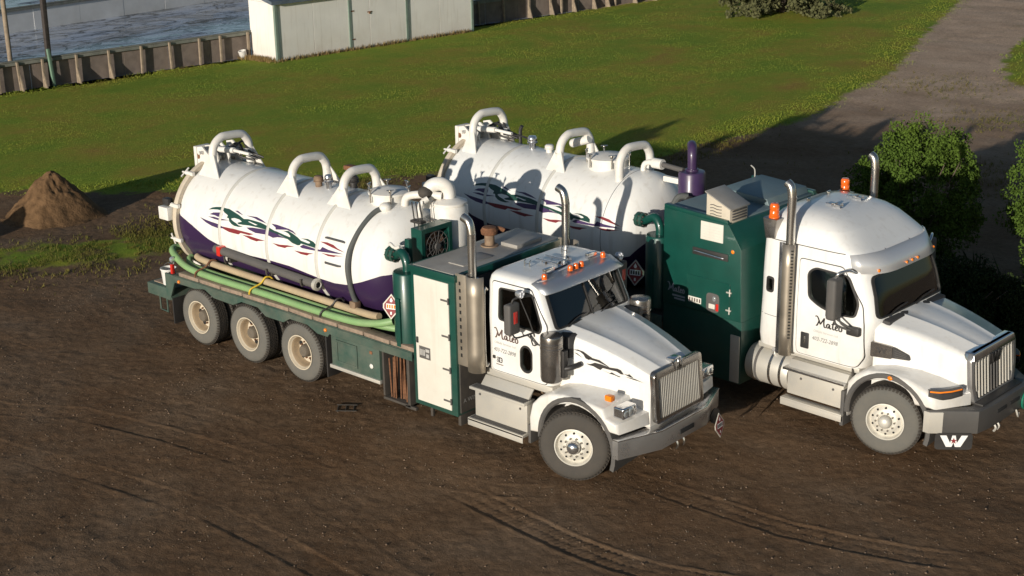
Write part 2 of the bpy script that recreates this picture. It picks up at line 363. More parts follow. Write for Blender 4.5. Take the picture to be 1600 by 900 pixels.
def wheel(root, x, y, z=.54, side=-1, kind='s', steer=0., rim='rim_alloy', cap='chrome', spin=0., rub='rubber'):
    rot = (0, spin, 0)
    rz = steer if side < 0 else PI+steer
    def put(name, key, material, parent, dy=0):
        me = WM[key]
        o = bpy.data.objects.new(name, me); COL.objects.link(o)
        if not me.materials: me.materials.append(None)
        o.material_slots[0].link = 'OBJECT'; o.material_slots[0].material = MT[material]
        o.parent = parent
        if dy: o.location = (0,dy,0)
        return o
    if kind == 's':
        w = put('wheel','srim',rim,root); w.location = (x,y,z); w.rotation_euler = (0,spin,rz)
        put('tyre','styre',rub,w); put('tread','stread','tread',w); put('wheel_nuts','nuts','steel',w); put('hand_holes','holes','dark',w); put('hub_cap','cap',cap,w)
    else:
        w = put('wheel','drim',rim,root); w.location = (x,y,z); w.rotation_euler = (0,spin,rz)
        for dy in (0,.33): put('tyre','dtyre','rubber',w,dy); put('tread','dtread','tread',w,dy)
        put('hub','dhub','hub',w); put('rim_barrel','dbarrel','rim_barrel',w); put('hand_holes','dholes','dark',w); put('wheel_nuts','dnuts','rust',w)
    return w
def axle(root, x, y=.85, z=.54):
    return MB().cyl((x,-y,z),(x,y,z),.075,n=12).ball((x,0,z),.2,(1,1,1),12,8).build('axle','chassis',root)

# ------------------------------------------------------------ vacuum tank
FLAMES=[
 ('g',[(-8.689,0.398),(-8.601,0.445),(-8.500,0.473),(-8.371,0.493),(-8.250,0.495),(-8.138,0.496),(-7.997,0.469),(-7.857,0.441),(-7.688,0.394),(-7.711,0.344),(-7.800,0.374),(-7.928,0.378),(-8.016,0.357),(-8.025,0.335),(-7.970,0.309),(-7.869,0.286),(-7.800,0.263),(-7.674,0.265),(-7.796,0.244),(-7.907,0.244),(-7.990,0.260),(-8.063,0.298),(-8.085,0.345),(-8.141,0.346),(-8.124,0.390),(-8.233,0.422),(-8.276,0.446),(-8.438,0.444),(-8.562,0.428)]),
 ('g',[(-7.688,0.394),(-7.577,0.411),(-7.390,0.411),(-7.235,0.408),(-7.090,0.388),(-6.941,0.355),(-6.730,0.314),(-6.725,0.295),(-7.054,0.325),(-7.284,0.324),(-7.515,0.318),(-7.667,0.302),(-7.807,0.292),(-7.842,0.306),(-7.711,0.344)]),
 ('p',[(-8.631,0.323),(-8.537,0.365),(-8.368,0.394),(-8.285,0.388),(-8.285,0.341),(-8.393,0.321),(-8.478,0.334)]),
 ('p',[(-8.668,0.276),(-8.500,0.294),(-8.352,0.289),(-8.066,0.308),(-8.346,0.264),(-8.494,0.269)]),
 ('p',[(-8.891,0.227),(-8.729,0.203),(-8.530,0.192),(-8.333,0.185),(-8.168,0.148),(-8.361,0.122),(-8.542,0.133),(-8.709,0.166)]),
 ('r',[(-8.234,0.167),(-7.882,0.178),(-7.364,0.188),(-7.486,0.153),(-7.721,0.151),(-7.782,0.113),(-8.038,0.110),(-8.216,0.139)]),
 ('r',[(-7.672,0.120),(-7.469,0.131),(-7.282,0.125),(-7.052,0.127),(-7.235,0.098),(-7.281,0.080),(-7.437,0.087)]),
 ('p',[(-7.580,0.267),(-7.429,0.288),(-7.051,0.315),(-6.725,0.295),(-6.717,0.257),(-6.834,0.226),(-7.035,0.244),(-7.323,0.222),(-7.498,0.246)]),
 ('p',[(-7.979,0.498),(-7.904,0.506),(-7.721,0.455),(-7.841,0.475)]),
 ('p',[(-7.648,0.468),(-7.376,0.485),(-7.210,0.458),(-7.072,0.422),(-7.328,0.447),(-7.429,0.465)]),
 ('p',[(-6.964,0.445),(-6.814,0.446),(-6.509,0.431),(-6.384,0.414),(-6.273,0.370),(-6.377,0.396),(-6.533,0.417),(-6.815,0.371),(-6.827,0.404)]),
 ('g',[(-6.957,0.341),(-6.773,0.334),(-6.573,0.311),(-6.421,0.300),(-6.415,0.330),(-6.485,0.366),(-6.594,0.381),(-6.694,0.368),(-6.495,0.394),(-6.368,0.368),(-6.239,0.333),(-6.141,0.292),(-5.949,0.279),(-5.896,0.298),(-5.931,0.321),(-6.036,0.336),(-6.152,0.334),(-5.983,0.350),(-5.833,0.329),(-5.766,0.294),(-5.755,0.243),(-5.900,0.250),(-6.132,0.255),(-6.156,0.222),(-6.212,0.211),(-6.347,0.226),(-6.457,0.264),(-6.689,0.300),(-6.951,0.322)]),
 ('p',[(-6.959,0.296),(-6.793,0.296),(-6.487,0.263),(-6.606,0.266),(-6.783,0.249),(-6.853,0.221),(-6.946,0.234)]),
 ('p',[(-6.151,0.194),(-6.071,0.237),(-5.780,0.224),(-5.639,0.231),(-5.594,0.287),(-5.448,0.267),(-5.073,0.266),(-5.303,0.242),(-5.664,0.207),(-5.933,0.191),(-6.092,0.185)]),
 ('r',[(-6.858,0.127),(-6.663,0.128),(-6.471,0.154),(-6.280,0.168),(-6.469,0.135),(-6.528,0.104),(-6.707,0.100)]),
 ('r',[(-6.291,0.104),(-6.072,0.111),(-5.785,0.141),(-5.913,0.112),(-5.955,0.085),(-6.115,0.079)]),
 ('r',[(-5.674,0.368),(-5.508,0.380),(-5.349,0.366),(-5.241,0.329),(-5.053,0.298),(-5.208,0.312),(-5.366,0.330),(-5.542,0.354)]),
 ('r',[(-5.605,0.190),(-5.394,0.196),(-5.066,0.232),(-5.255,0.203),(-5.294,0.184),(-5.433,0.174)]),
 ('w',[(-7.564,0.375),(-7.520,0.383),(-7.295,0.362),(-7.352,0.347)]),
]

def fatten(pl, d):
    A = sum(a[0]*b[1]-b[0]*a[1] for a,b in zip(pl, pl[1:]+pl[:1])); sg = 1 if A > 0 else -1; out = []
    for i,p in enumerate(pl):
        a, c = Vector(pl[i-1]), Vector(pl[(i+1)%len(pl)]); p = Vector(p); e1 = (p-a).normalized(); e2 = (c-p).normalized(); nn = Vector((e1.y+e2.y,-e1.x-e2.x))*sg
        out.append(tuple(p+(nn.normalized()*d if nn.length > .7 else Vector((0,0)))))
    return out
def tank_material(name, xa, xb, pts, zlo=1.0, zhi=3.3):
    """white tank with the purple lower sweep: boundary height as a curve along the tank"""
    m = MT['tank'].copy(); m.name = name; n = m.node_tree.nodes; l = m.node_tree.links; b = n['Principled BSDF']
    src = b.inputs['Base Color'].links[0].from_socket
    tc = n.new('ShaderNodeTexCoord'); sp = n.new('ShaderNodeSeparateXYZ'); l.new(tc.outputs['Object'], sp.inputs[0])
    mx_ = n.new('ShaderNodeMapRange'); mx_.inputs[1].default_value = xa; mx_.inputs[2].default_value = xb; l.new(sp.outputs['X'], mx_.inputs[0])
    fc = n.new('ShaderNodeValToRGB'); el = fc.color_ramp.elements; P = [((x-xa)/(xb-xa), (z-zlo)/(zhi-zlo)) for x,z in pts]
    el[0].position = P[0][0]; el[0].color = (P[0][1],)*3+(1,); el[1].position = P[-1][0]; el[1].color = (P[-1][1],)*3+(1,)
    for px_,v in P[1:-1]: e = el.new(px_); e.color = (v,v,v,1)
    l.new(mx_.outputs[0], fc.inputs[0])
    mz = n.new('ShaderNodeMapRange'); mz.inputs[1].default_value = zlo; mz.inputs[2].default_value = zhi; l.new(sp.outputs['Z'], mz.inputs[0])
    lt = n.new('ShaderNodeMath'); lt.operation = 'LESS_THAN'; l.new(mz.outputs[0], lt.inputs[0]); l.new(fc.outputs[0], lt.inputs[1])
    mix = n.new('ShaderNodeMix'); mix.data_type = 'RGBA'; l.new(lt.outputs[0], mix.inputs[0]); l.new(src, mix.inputs[6]); mix.inputs[7].default_value = (.034,.016,.058,1)
    l.new(mix.outputs[2], b.inputs['Base Color']); return m
PURPLE = [(-9.6,2.36),(-9.51,2.31),(-9.12,2.17),(-8.69,1.99),(-8.26,1.90),(-7.68,1.89),(-7.0,1.92),(-6.46,1.92),(-5.73,1.85),(-5.35,1.84),(-5.03,1.88),(-4.66,2.01),(-4.3,2.16),(-4.0,2.2)]
def hoop(root, x, zt, half, R_, zc, gus=True, name='roll_hoop', pr=.075, gw=.31):
    zb = zc+math.sqrt(R_*R_-half*half)-.04
    h = zt-zb
    P = [(x,-half,zb),(x,-half,zb+h*.45)]
    for k in range(9):
        a = PI*(1-k/8); rr = min(.30, half*.72)
        cy = (-half+rr) if k <= 4 else (half-rr)
        P.append((x, cy+rr*math.cos(a), zt-rr+rr*math.sin(a)))
    P += [(x,half,zb+h*.45),(x,half,zb)]
    o = MB().tube(P, pr, 14, 4).build(name,'fittings',root,50)
    if gus:
        def lean(c):
            t = max(0,min(1,(c.z-zb)/(h*.62))); s_ = 1 if c.y > 0 else -1
            return (c.x, c.y-s_*t*.10 if abs(c.y) > half else c.y, c.z)
        for s_ in (-1,1):
            yb = s_*(half+.12); zb2 = zc+math.sqrt(R_*R_-yb*yb)-.03
            MB().prism([(x-gw,zb2),(x+gw,zb2),(x+.05,zb+h*.62),(x-.05,zb+h*.62)],'xz',yb-.010,yb+.010).warp(lean).build('hoop_gusset','fittings',o,20)
    return o
def tank(root, x0, x1, R_, zc, dome, rings, dx, pts, name):
    prof = [(0,x0-.06),(R_*.35,x0-.055),(R_*.7,x0-.03),(R_*.93,x0+.02),(R_*.97,x0+.06),(R_*.985,x0+.10)]
    xs = np.linspace(x0+.14, x1, 24)
    prof += [(R_,x) for x in xs]
    for k in range(1,13):
        a = k/12*PI/2; prof.append((R_*max(.001,math.cos(a)**.82), x1+dome*math.sin(a)))
    m = MB().lathe([(max(r,.001),h) for r,h in prof], (0,0,zc), 'x', 72)
    t = m.build('vacuum_tank', tank_material(name, x0, x1+dome, pts), root, 50)
    for xr in rings:
        MB().lathe([(R_-.01,xr-.045),(R_+.014,xr-.028),(R_+.02,xr),(R_+.014,xr+.028),(R_-.01,xr+.045)], (0,0,zc), 'x', 72).build('weld_band','band',t,60)
    # rear door flange with clamps
    MB().lathe([(R_-.02,x0-.03),(R_+.055,x0-.03),(R_+.06,x0-.0),(R_+.06,x0+.05),(R_+.05,x0+.07),(R_-.02,x0+.07)], (0,0,zc), 'x', 64).build('door_flange','flange',t,40)
    for k in range(10):
        a = R(18+36*k); cy, cz = (R_+.05)*math.cos(a), zc+(R_+.05)*math.sin(a); u = Vector((0,math.cos(a),math.sin(a))); v = Vector((0,-u.z,u.y)); p = Vector((x0,cy,cz))
        c = MB().cyl(p+Vector((.12,0,0)),p+Vector((-.20,0,0)),.018,n=8)
        c.cyl(p+Vector((-.13,0,0))-v*.11,p+Vector((-.13,0,0))+v*.11,.017,n=8); c.cyl(p+Vector((-.02,0,0)),p+Vector((-.09,0,0)),.042,n=8)
        c.box(-.03,.13,-.035,.035,-.035,.035,.008,1,Matrix.Translation(p))
        c.build('door_clamp','fittings',t,35)
    # painted flames on both sides
    for s_ in (-1,1):
        for colr, nm in (('g','green_decal'),('p','purple_decal'),('r','red_decal'),('w','white_decal')):
            P = [pl for k,pl in FLAMES if k == colr]; ro = R_+(.0035 if colr != 'w' else .005)
            def fn(x, th): return (x+dx, s_*ro*math.cos(th), zc+ro*math.sin(th))
            flat_poly([fatten(pl, .005 if colr != 'w' else 0.) for pl in P], fn, .09).build('flame_decal', nm, t, 60)
    return t
def fittings(t, R_, zc, vents, hatch):
    for (x,y,r,h,mt) in vents:
        zb = zc+math.sqrt(R_*R_-y*y)-.02
        v = MB().cyl((x,y,zb),(x,y,zb+h*.55),r*.72,n=16).lathe([(r*1.08,zb+h*.5),(r*1.08,zb+h*.56),(r*.9,zb+h*.6),(r,zb+h*.66),(r,zb+h*.86),(r*.75,zb+h),(.001,zb+h*1.04)],(x,y,0),'z',18)
        v.build('relief_valve',mt,t,35)
    x,y,r = hatch; zb = zc+math.sqrt(R_*R_-y*y)-.10
    hobj = MB().lathe([(r,zb),(r,zb+.2),(r+.03,zb+.21),(r+.03,zb+.245),(r*.9,zb+.265),(r*.5,zb+.30),(.001,zb+.315)],(x,y,0),'z',32).build('hatch','fittings',t,35)
    w_ = MB()
    for k in range(6):
        a = R(20+60*k); c,s_ = math.cos(a), math.sin(a); px,py = x+(r+.045)*c, y+(r+.045)*s_
        w_.cyl((px,py,zb+.1),(px,py,zb+.31),.014,n=8); w_.cyl((px-s_*.06,py+c*.06,zb+.34),(px+s_*.06,py-c*.06,zb+.34),.012,n=6); w_.box(px-.02,px+.02,py-.02,py+.02,zb+.29,zb+.33,.005,1)
    w_.build('wing_nuts','steel',hobj,35)
def rear_gear(t, x0, zc):
    """hydraulic ram and hinge brackets for the rear door, hoses, lamp box"""
    m = MB(); zt = zc+1.0
    m.cyl((x0+.0,-.02,zt+.20),(x0+.55,.02,zt+.24),.055,n=14).cyl((x0+.55,.02,zt+.24),(x0+.95,.05,zt+.22),.03,n=10)
    m.cyl((x0+.05,.28,zt+.16),(x0+.6,.30,zt+.18),.05,n=14)
    m.build('hydraulic_ram','fittings',t,40)
    b = MB()
    for y in (-.30,-.12,.14,.40):
        b.prism([(x0-.16,zt-.16),(x0+.28,zt-.06),(x0+.22,zt+.16),(x0+.02,zt+.30),(x0-.16,zt+.26)],'xz',y-.014,y+.014)
    b.box(x0-.20,x0-.12,-.34,-.02,zt-.12,zt+.28,.01); b.cyl((x0+.06,-.42,zt+.2),(x0+.06,.5,zt+.2),.03,n=10)
    b.build('hinge_bracket','fittings',t,30)
    r_ = MB()
    for y in (-.30,.02): r_.cyl((x0-.1,y-.02,zt+.1),(x0-.1,y+.02,zt+.1),.05,n=12)
    r_.build('hinge_pin','rust',t,30)
    for k,(y,dz) in enumerate(((.12,.0),(.2,.05),(.26,.02),(.34,.06))):
        MB().tube([(x0+.1,y,zt+.12+dz),(x0+.35,y+.04,zt+.26+dz),(x0+.6,y-.03,zt+.13+dz),(x0+.85,y+.1,zt+.07)], .02, 6, 6).build('hydraulic_hose','blackplastic',t,50)
    MB().tube([(x0+.0,-.5,zt-.12),(x0-.05,-.75,zt-.42),(x0-.02,-.93,zt-.7),(x0+.0,-1.02,zt-.9)], .022, 6, 6).build('hydraulic_hose','blackplastic',t,50)
    MB().box(x0-.30,x0-.02,-1.16,-1.02,zc+.06,zc+.30,.015).build('tail_lamp_box','fittings',t,30)
    MB().box(x0-.27,x0-.10,-1.08,-.96,zc+.32,zc+.44,.02).build('work_lamp','blackplastic',t,30)

# ------------------------------------------------------------ cab shell (superellipse sections stacked in z)
class Cab:
    def __init__(s, levels): s.L = levels; s.z0, s.z1 = levels[0][0], levels[-1][0]
    def at(s, z):
        L = s.L
        for i in range(len(L)-1):
            if z <= L[i+1][0] or i == len(L)-2:
                a, b = L[i], L[i+1]; t = max(0,min(1,(z-a[0])/(b[0]-a[0]))); return [a[k]+(b[k]-a[k])*t for k in range(1,5)]
    def mb(s, off=0., top=None):
        m = MB(); zs = sorted(set([l[0] for l in s.L]+list(np.linspace(s.z0,s.z1,12)))); rings = []
        for z in zs:
            x0,x1,w_,n = s.at(z); xc,a = (x0+x1)/2,(x1-x0)/2+off; w2 = w_+off; ring = []
            for k in range(72):
                t = 2*PI*k/72; c,sn = math.cos(t), math.sin(t); ring.append((xc+a*math.copysign(abs(c)**(2/n),c), w2*math.copysign(abs(sn)**(2/n),sn), z+(off if z == s.z1 else (-off if z == s.z0 else 0))))
            rings.append(ring)
        return m.rings(rings)
    def side(s, x, z):
        x0,x1,w_,n = s.at(z); xc,a = (x0+x1)/2,(x1-x0)/2; return w_*max(0,1-abs((x-xc)/a)**n)**(1/n)
    def front(s, y, z):
        x0,x1,w_,n = s.at(z); xc,a = (x0+x1)/2,(x1-x0)/2; return xc+a*max(0,1-abs(y/w_)**n)**(1/n)
    def print_side(s, polys, material, root, name='door_lettering', off=.0035, sub=None):
        return flat_poly(polys, lambda x,z: (x,-s.side(x,z)-off,z), sub).build(name, material, root, 60)
def prism_side(poly, side, lo=.35, hi=1.5): return MB().prism(poly,'xz',*((-hi,-lo) if side < 0 else (lo,hi)))
def cab_parts(root, cab, windows, doors, shield, back=None):
    """windows: xz polygons cut on both sides; doors: outlines; shield: yz polygon of the windscreen"""
    cuts = []
    for s_ in (-1,1):
        for wpoly in windows: cuts.append(('DIFFERENCE', prism_side(wpoly, s_)))
    xs = cab.front(0, sum(p[1] for p in shield)/len(shield))
    cuts.append(('DIFFERENCE', MB().prism(shield,'yz',xs-.6,xs+1.)))
    inner = cab.mb(-.05)
    me = boolean(cab.mb(), [('DIFFERENCE', inner)]+cuts, 'cab', 40); body = link('cab', me, 'white', root)
    # dark lining
    cuts2 = []
    for s_ in (-1,1):
        for wpoly in windows: cuts2.append(('DIFFERENCE', prism_side(wpoly, s_)))
    cuts2.append(('DIFFERENCE', MB().prism(shield,'yz',xs-.6,xs+1.)))
    link('cab_lining', boolean(cab.mb(-.053), [('DIFFERENCE', cab.mb(-.07))]+cuts2, 'cab_lining', 40), 'interior', body)
    def shell(prism, o1, o2, nm): return boolean(cab.mb(o1), [('DIFFERENCE', cab.mb(o2)),('INTERSECT', prism)], nm, 40)
    def grow(poly, d):
        c = Vector((sum(p[0] for p in poly)/len(poly), sum(p[1] for p in poly)/len(poly)))
        out = []
        for p in poly:
            v = Vector(p)-c; out.append((c.x+v.x*(1+d/max(.05,abs(v.length))), c.y+v.y*(1+d/max(.05,abs(v.length)))))
        return out
    P = MB().prism(shield,'yz',xs-.6,xs+1.)
    link('windscreen', shell(P, -.012, -.02, 'windscreen'), 'glass', root)
    g = boolean(cab.mb(.012), [('DIFFERENCE', cab.mb(-.024)),('INTERSECT', MB().prism(grow(shield,.035),'yz',xs-.6,xs+1.)),('DIFFERENCE', MB().prism(grow(shield,-.018),'yz',xs-.7,xs+1.1))],'gasket',40)
    link('windscreen_gasket', g, 'blackplastic', root)
    for s_ in (-1,1):
        for wpoly in windows:
            wo_ = link('side_window', shell(prism_side(wpoly, s_), -.012, -.02, 'side_window'), 'glass', root)
            gg = boolean(cab.mb(.016), [('DIFFERENCE', cab.mb(-.024)),('INTERSECT', prism_side(grow(wpoly,.022), s_)),('DIFFERENCE', prism_side(grow(wpoly,-.012), s_, .3, 1.6))],'window_gasket',40)
            link('window_gasket', gg, 'blackplastic', wo_)
        for dpoly in doors:
            ops = [('DIFFERENCE', cab.mb(-.004)),('INTERSECT', prism_side(dpoly, s_))]+[('DIFFERENCE', prism_side(wpoly, s_, .3, 1.6)) for wpoly in windows]
            d_ = link('door', boolean(cab.mb(.009), ops, 'door', 40), 'white', root)
            sm = boolean(cab.mb(.0035), [('DIFFERENCE', cab.mb(-.004)),('INTERSECT', prism_side(grow(dpoly,.014), s_)),('DIFFERENCE', prism_side(grow(dpoly,-.004), s_, .3, 1.6))]+[('DIFFERENCE', prism_side(wpoly, s_, .3, 1.6)) for wpoly in windows],'door_seal',40)
            link('door_seal', sm, 'blackplastic', d_)
    return body
def cab_interior(root, x, z, w_=.5):
    for s_ in (-1,1):
        st = MB().box(x-.25,x+.25,s_*w_-.25,s_*w_+.25,z+.35,z+.50,.05).box(x-.34,x-.2,s_*w_-.24,s_*w_+.24,z+.48,z+1.1,.05).box(x-.35,x-.24,s_*w_-.14,s_*w_+.14,z+1.1,z+1.28,.04)
        st.build('seat','seat',root,40)
    MB().box(x+.55,x+.95,-.85,.85,z+.45,z+.80,.06).build('dashboard','interior',root,40)
    q = Matrix.Translation((x+.48,.5,z+.88)) @ Matrix.Rotation(R(-35),4,'Y')
    ring = [q@Vector((.21*math.cos(a),.21*math.sin(a),0)) for a in np.linspace(0,2*PI,25)]
    MB().tube(ring,.016,6,0).tube([q@Vector((-.2,0,0)),q@Vector((.2,0,0))],.014,6,0).build('steering_wheel','blackplastic',root,50)
def arch(cx, cz, r, a0, a1, n=14): return [(cx+r*math.cos(a0+(a1-a0)*k/n), cz+r*math.sin(a0+(a1-a0)*k/n)) for k in range(n+1)]
# ------------------------------------------------------------ pieces both trucks share
def chassis(root, x0, x1, wheels):
    m = MB()
    for s_ in (-1,1): m.box(x0,x1,s_*.43-.045,s_*.43+.045,.78,1.06,.01,1)
    for x in np.arange(x0+.3,x1,1.1): m.box(x-.06,x+.06,-.43,.43,.84,1.0)
    m.box(-1.2,.6,-.34,.34,.55,1.1,.06); m.cyl((-6,0,.75),(-1.2,0,.8),.06,n=10)
    m.build('chassis_rail','chassis',root,30)
    for x in wheels: axle(root,x)
def stack_pipe(root, x, y, z0, z1, r, lean, side, shield, kx=.30):
    P = [(x,y,z0),(x,y,z1-.42),(x,y,z1-.24),(x-lean*.30,y,z1-.06),(x-lean,y,z1)]
    o = MB().tube(P, r, 18, 5, cap=False).tube([(p[0]-.0,p[1],p[2]) for p in P], r*.9, 18, 5, cap=False).build('exhaust_stack','steel',root,60)
    return o
def perforated_shield(parent, x, y, z0, z1, r, holes=True, side=-1):
    m = MB(); n = 18
    ring = lambda z: [(x+r*math.sin(a), y+side*r*math.cos(a), z) for a in np.linspace(-PI*.5,PI*.5,n)]
    A = [ring(z) for z in np.linspace(z0,z1,6)]
    m.rings(A, False, False)
    s_ = m.build('heat_shield','shieldsteel',parent,60)
    s_.modifiers.new('thick','SOLIDIFY').thickness = .006
    if holes:
        h = MB()
        for z in np.arange(z0+.12,z1-.05,.085):
            for a in (-.62,.62) if holes == 2 else (-.9,):
                p = Vector((x+(r+.002)*math.sin(a), y+side*(r+.002)*math.cos(a), z)); d = Vector((math.sin(a),side*math.cos(a),0))
                h.cyl(p-d*.004,p+d*.004,.014,n=8)
        h.build('shield_slots','dark',s_,0)
    return s_
def placard(name, parent, c, nrm, size, style):
    """diamond placard in a metal holder, set square to nrm"""
    n = Vector(nrm).normalized(); right = Vector((0,0,1)).cross(n).normalized(); up = n.cross(right); c = Vector(c)
    def P(u,v,h=0): return c+right*u*size+up*v*size+n*h
    def slab(poly, h0, h1, mt, nm, par):
        m = MB(); A = [P(u,v,h0) for u,v in poly]; B = [P(u,v,h1) for u,v in poly]; m.rings([A,B]); return m.build(nm,mt,par,0)
    dia = [(0,.72),(.5,.12),(.5,-.12),(0,-.72),(-.5,-.12),(-.5,.12)] if style != 'plain' else [(0,.66),(.48,0),(0,-.66),(-.48,0)]
    o = slab(dia,0,.012,'panel' if style != 'dark' else 'aluminium',name,parent)
    inn = [(u*.84,v*.86) for u,v in dia]; slab(inn,.011,.014,'red_decal','placard_face',o)
    def pr(polys, mt, h): 
        flat_poly(polys, lambda u,v: tuple(P(u,v,h)), None).build('placard_print',mt,o,0)
    pr([[(-.30,-.14),(.30,-.14),(.30,.16),(-.30,.16)]], 'white_decal', .0155)
    pr([[(-.26+.14*k,-.09),(-.17+.14*k,-.09),(-.17+.14*k,.11),(-.26+.14*k,.11)] for k in range(4)], 'amber' if style == 'white' else 'black_print', .0165)
    pr([[(0,.52),(.09,.36),(.05,.26),(-.06,.26),(-.09,.36)]], 'white_decal', .0155)
    pr([[(-.05,-.44),(.05,-.44),(.05,-.28),(-.05,-.28)]], 'white_decal', .0155)
    return o
def bolt_dots(name, parent, pts, n, r, mt='steel', h=.012):
    m = MB(); n = Vector(n)
    for p in pts: m.cyl(Vector(p)-n*.002, Vector(p)+n*h, r, r*.8, 8)
    return m.build(name, mt, parent, 30)

# ============================================================ TRUCK 1 (front, day cab, tridem tank)
T1 = thing('vacuum_truck','white day cab vacuum truck in front, with green hoses along its three axle tank deck','truck',(0,1.25,0),0,'vacuum tank trucks parked side by side')
chassis(T1,-9.5,.75,(0,-6.0,-7.4,-8.8))
for s_ in (-1,1):
    wheel(T1,0,s_*1.25,side=s_,kind='s',steer=R(24),spin=.3,rub='rubber_dark')
    for i,x in enumerate((-6.0,-7.4,-8.8)): wheel(T1,x,s_*1.25,side=s_,kind='d',rim='rim_cream',spin=.5*i+.2)
# cab
c1 = Cab([(1.22,-1.93,-.60,1.0,9),(1.6,-1.93,-.60,1.0,9),(2.06,-1.93,-.62,1.0,10),(2.60,-1.93,-.86,.96,10),(2.69,-1.92,-.91,.935,9),(2.735,-1.89,-.96,.89,8),(2.755,-1.80,-1.06,.78,7)])
win1 = rpoly([(-1.62,2.07),(-1.63,2.55),(-1.0,2.57),(-.80,2.12),(-.84,2.02)],.06)
ws1 = rpoly([(-.84,2.085),(-.815,2.60),(.815,2.60),(.84,2.085)],.06)
dr1 = rpoly([(-1.78,1.24),(-1.78,2.63),(-1.02,2.63),(-.72,2.12),(-.72,1.24)],.05)
cab1 = cab_parts(T1, c1, [win1, rpoly([(-1.20,1.42),(-1.20,1.68),(-1.14,1.75),(-1.05,1.75),(-.99,1.68),(-.99,1.42),(-1.05,1.36),(-1.14,1.36)],.05)], [dr1], ws1)
cab_interior(T1,-1.35,1.22)
MB().box(-.83,-.79,-.012,.012,2.06,2.56).warp(lambda c: (c1.front(0,c.z)+(.01 if c.x > -.81 else -.015),c.y,c.z)).build('windscreen_divider','blackplastic',T1)
for y0,y1 in ((-.62,-.15),(.1,.6)):
    MB().tube([(c1.front(y,z)+.02,y,z) for y,z in ((y0,2.07),((y0+y1)/2,2.14),(y1,2.16))],.010,6,4).build('wiper','blackplastic',T1)
MB().box(-1.93,-.62,-.98,.98,1.10,1.215,.02).build('cab_sill','aluminium',T1)
# door furniture
for s_ in (-1,1):
    MB().box(-1.76,-1.71,s_*1.01-.012,s_*1.01+.012,1.42,1.47,.008).build('door_handle','blackplastic',T1)
    MB().tube([(-1.86,s_*1.0,1.3),(-1.86,s_*1.07,1.36),(-1.86,s_*1.07,2.42),(-1.86,s_*1.0,2.48)],.018,8,4).build('grab_rail','steel',T1,50)
    # mirror on tubular arms
    mi = MB().box(-1.18,-1.06,s_*1.28-.115,s_*1.28+.115,2.03,2.50,.035,3).build('mirror','greyplastic',T1,40)
    MB().box(-1.062,-1.052,s_*1.28-.03,s_*1.28+.05,2.20,2.38,.004).build('mirror_reflector','red',mi)
    MB().box(-1.19,-1.178,s_*1.28-.10,s_*1.28+.10,2.05,2.48,.004).build('mirror_face','chrome',mi)
    MB().tube([(-1.12,s_*1.28,2.50),(-1.1,s_*1.26,2.56),(-1.06,s_*1.12,2.57),(-1.0,s_*.97,2.56)],.016,8,4).tube([(-1.12,s_*1.28,2.03),(-1.08,s_*1.25,1.97),(-1.0,s_*1.12,1.99),(-.92,s_*1.0,2.03)],.014,8,4).tube([(-1.1,s_*1.12,2.53),(-.98,s_*1.06,2.2),(-.92,s_*1.02,1.96)],.010,6,3).tube([(-1.0,s_*1.1,2.0),(-.86,s_*1.03,1.86),(-.78,s_*1.0,1.84)],.012,6,3).tube([(-1.0,s_*1.02,1.98),(-.9,s_*1.08,1.85),(-.85,s_*1.03,1.86)],.01,6,3).build('mirror_arm','blackplastic',mi,50)
    wl = MB().lathe([(.001,0),(.062,0),(.066,.03),(.05,.09),(.001,.1)],axis='x',n=16).warp(lambda c: (-c.x-.0,c.y,c.z)).build('work_light','visor',T1,40,loc=(-1.02,s_*1.17,2.63))
    m = MB()
    for k in range(5): a = 2*PI*k/5; m.ball((.004,.036*math.cos(a),.036*math.sin(a)),.021,(.5,1,1),8,6)
    m.build('lamp_cluster','ledwhite',wl,60)
    MB().cyl((-1.05,s_*.95,2.56),(-1.05,s_*1.17,2.60),.012,n=8).build('lamp_bracket','blackplastic',wl,loc=(1.02,-s_*1.17,-2.63))
    # stack with perforated shield
    st = stack_pipe(T1,-2.07,s_*1.09,1.25,3.56,.066,.16,s_,None)
    MB().cyl((-2.07,s_*1.09,1.2),(-2.07,s_*1.09,2.62),.115,n=20).build('silencer','steel',st,40)
    perforated_shield(st,-2.0,s_*1.09,1.18,2.70,.155,False,s_)
    pl = MB().box(-2.31,-2.10,s_*1.20-.012,s_*1.20+.012,1.24,2.70,.004).build('shield_plate','shieldsteel',st,30)
    h = MB()
    for z in np.arange(1.38,2.62,.115): h.box(-2.235,-2.205,s_*1.217-.004,s_*1.217+.004,z,z+.055)
    h.build('shield_slots','dark',st,0)
    # air cleaner
    ac = MB().lathe([(.001,2.095),(.13,2.09),(.16,2.08),(.168,2.06),(.168,1.98),(.171,1.975),(.171,1.955),(.168,1.95),(.168,1.91),(.172,1.905),(.172,1.88),(.168,1.875),(.168,1.44),(.155,1.39),(.10,1.36),(.001,1.355)],(-.56,s_*1.06,0),'z',36).build('air_cleaner','chromedark',T1,30)
    MB().box(-.41,-.36,s_*.98-.05,s_*.98+.05,1.44,1.86,.015).tube([(-.38,s_*.98,1.58),(-.30,s_*.92,1.60),(-.26,s_*.78,1.62)],.04,10,4).build('intake_duct','blackplastic',ac,40)
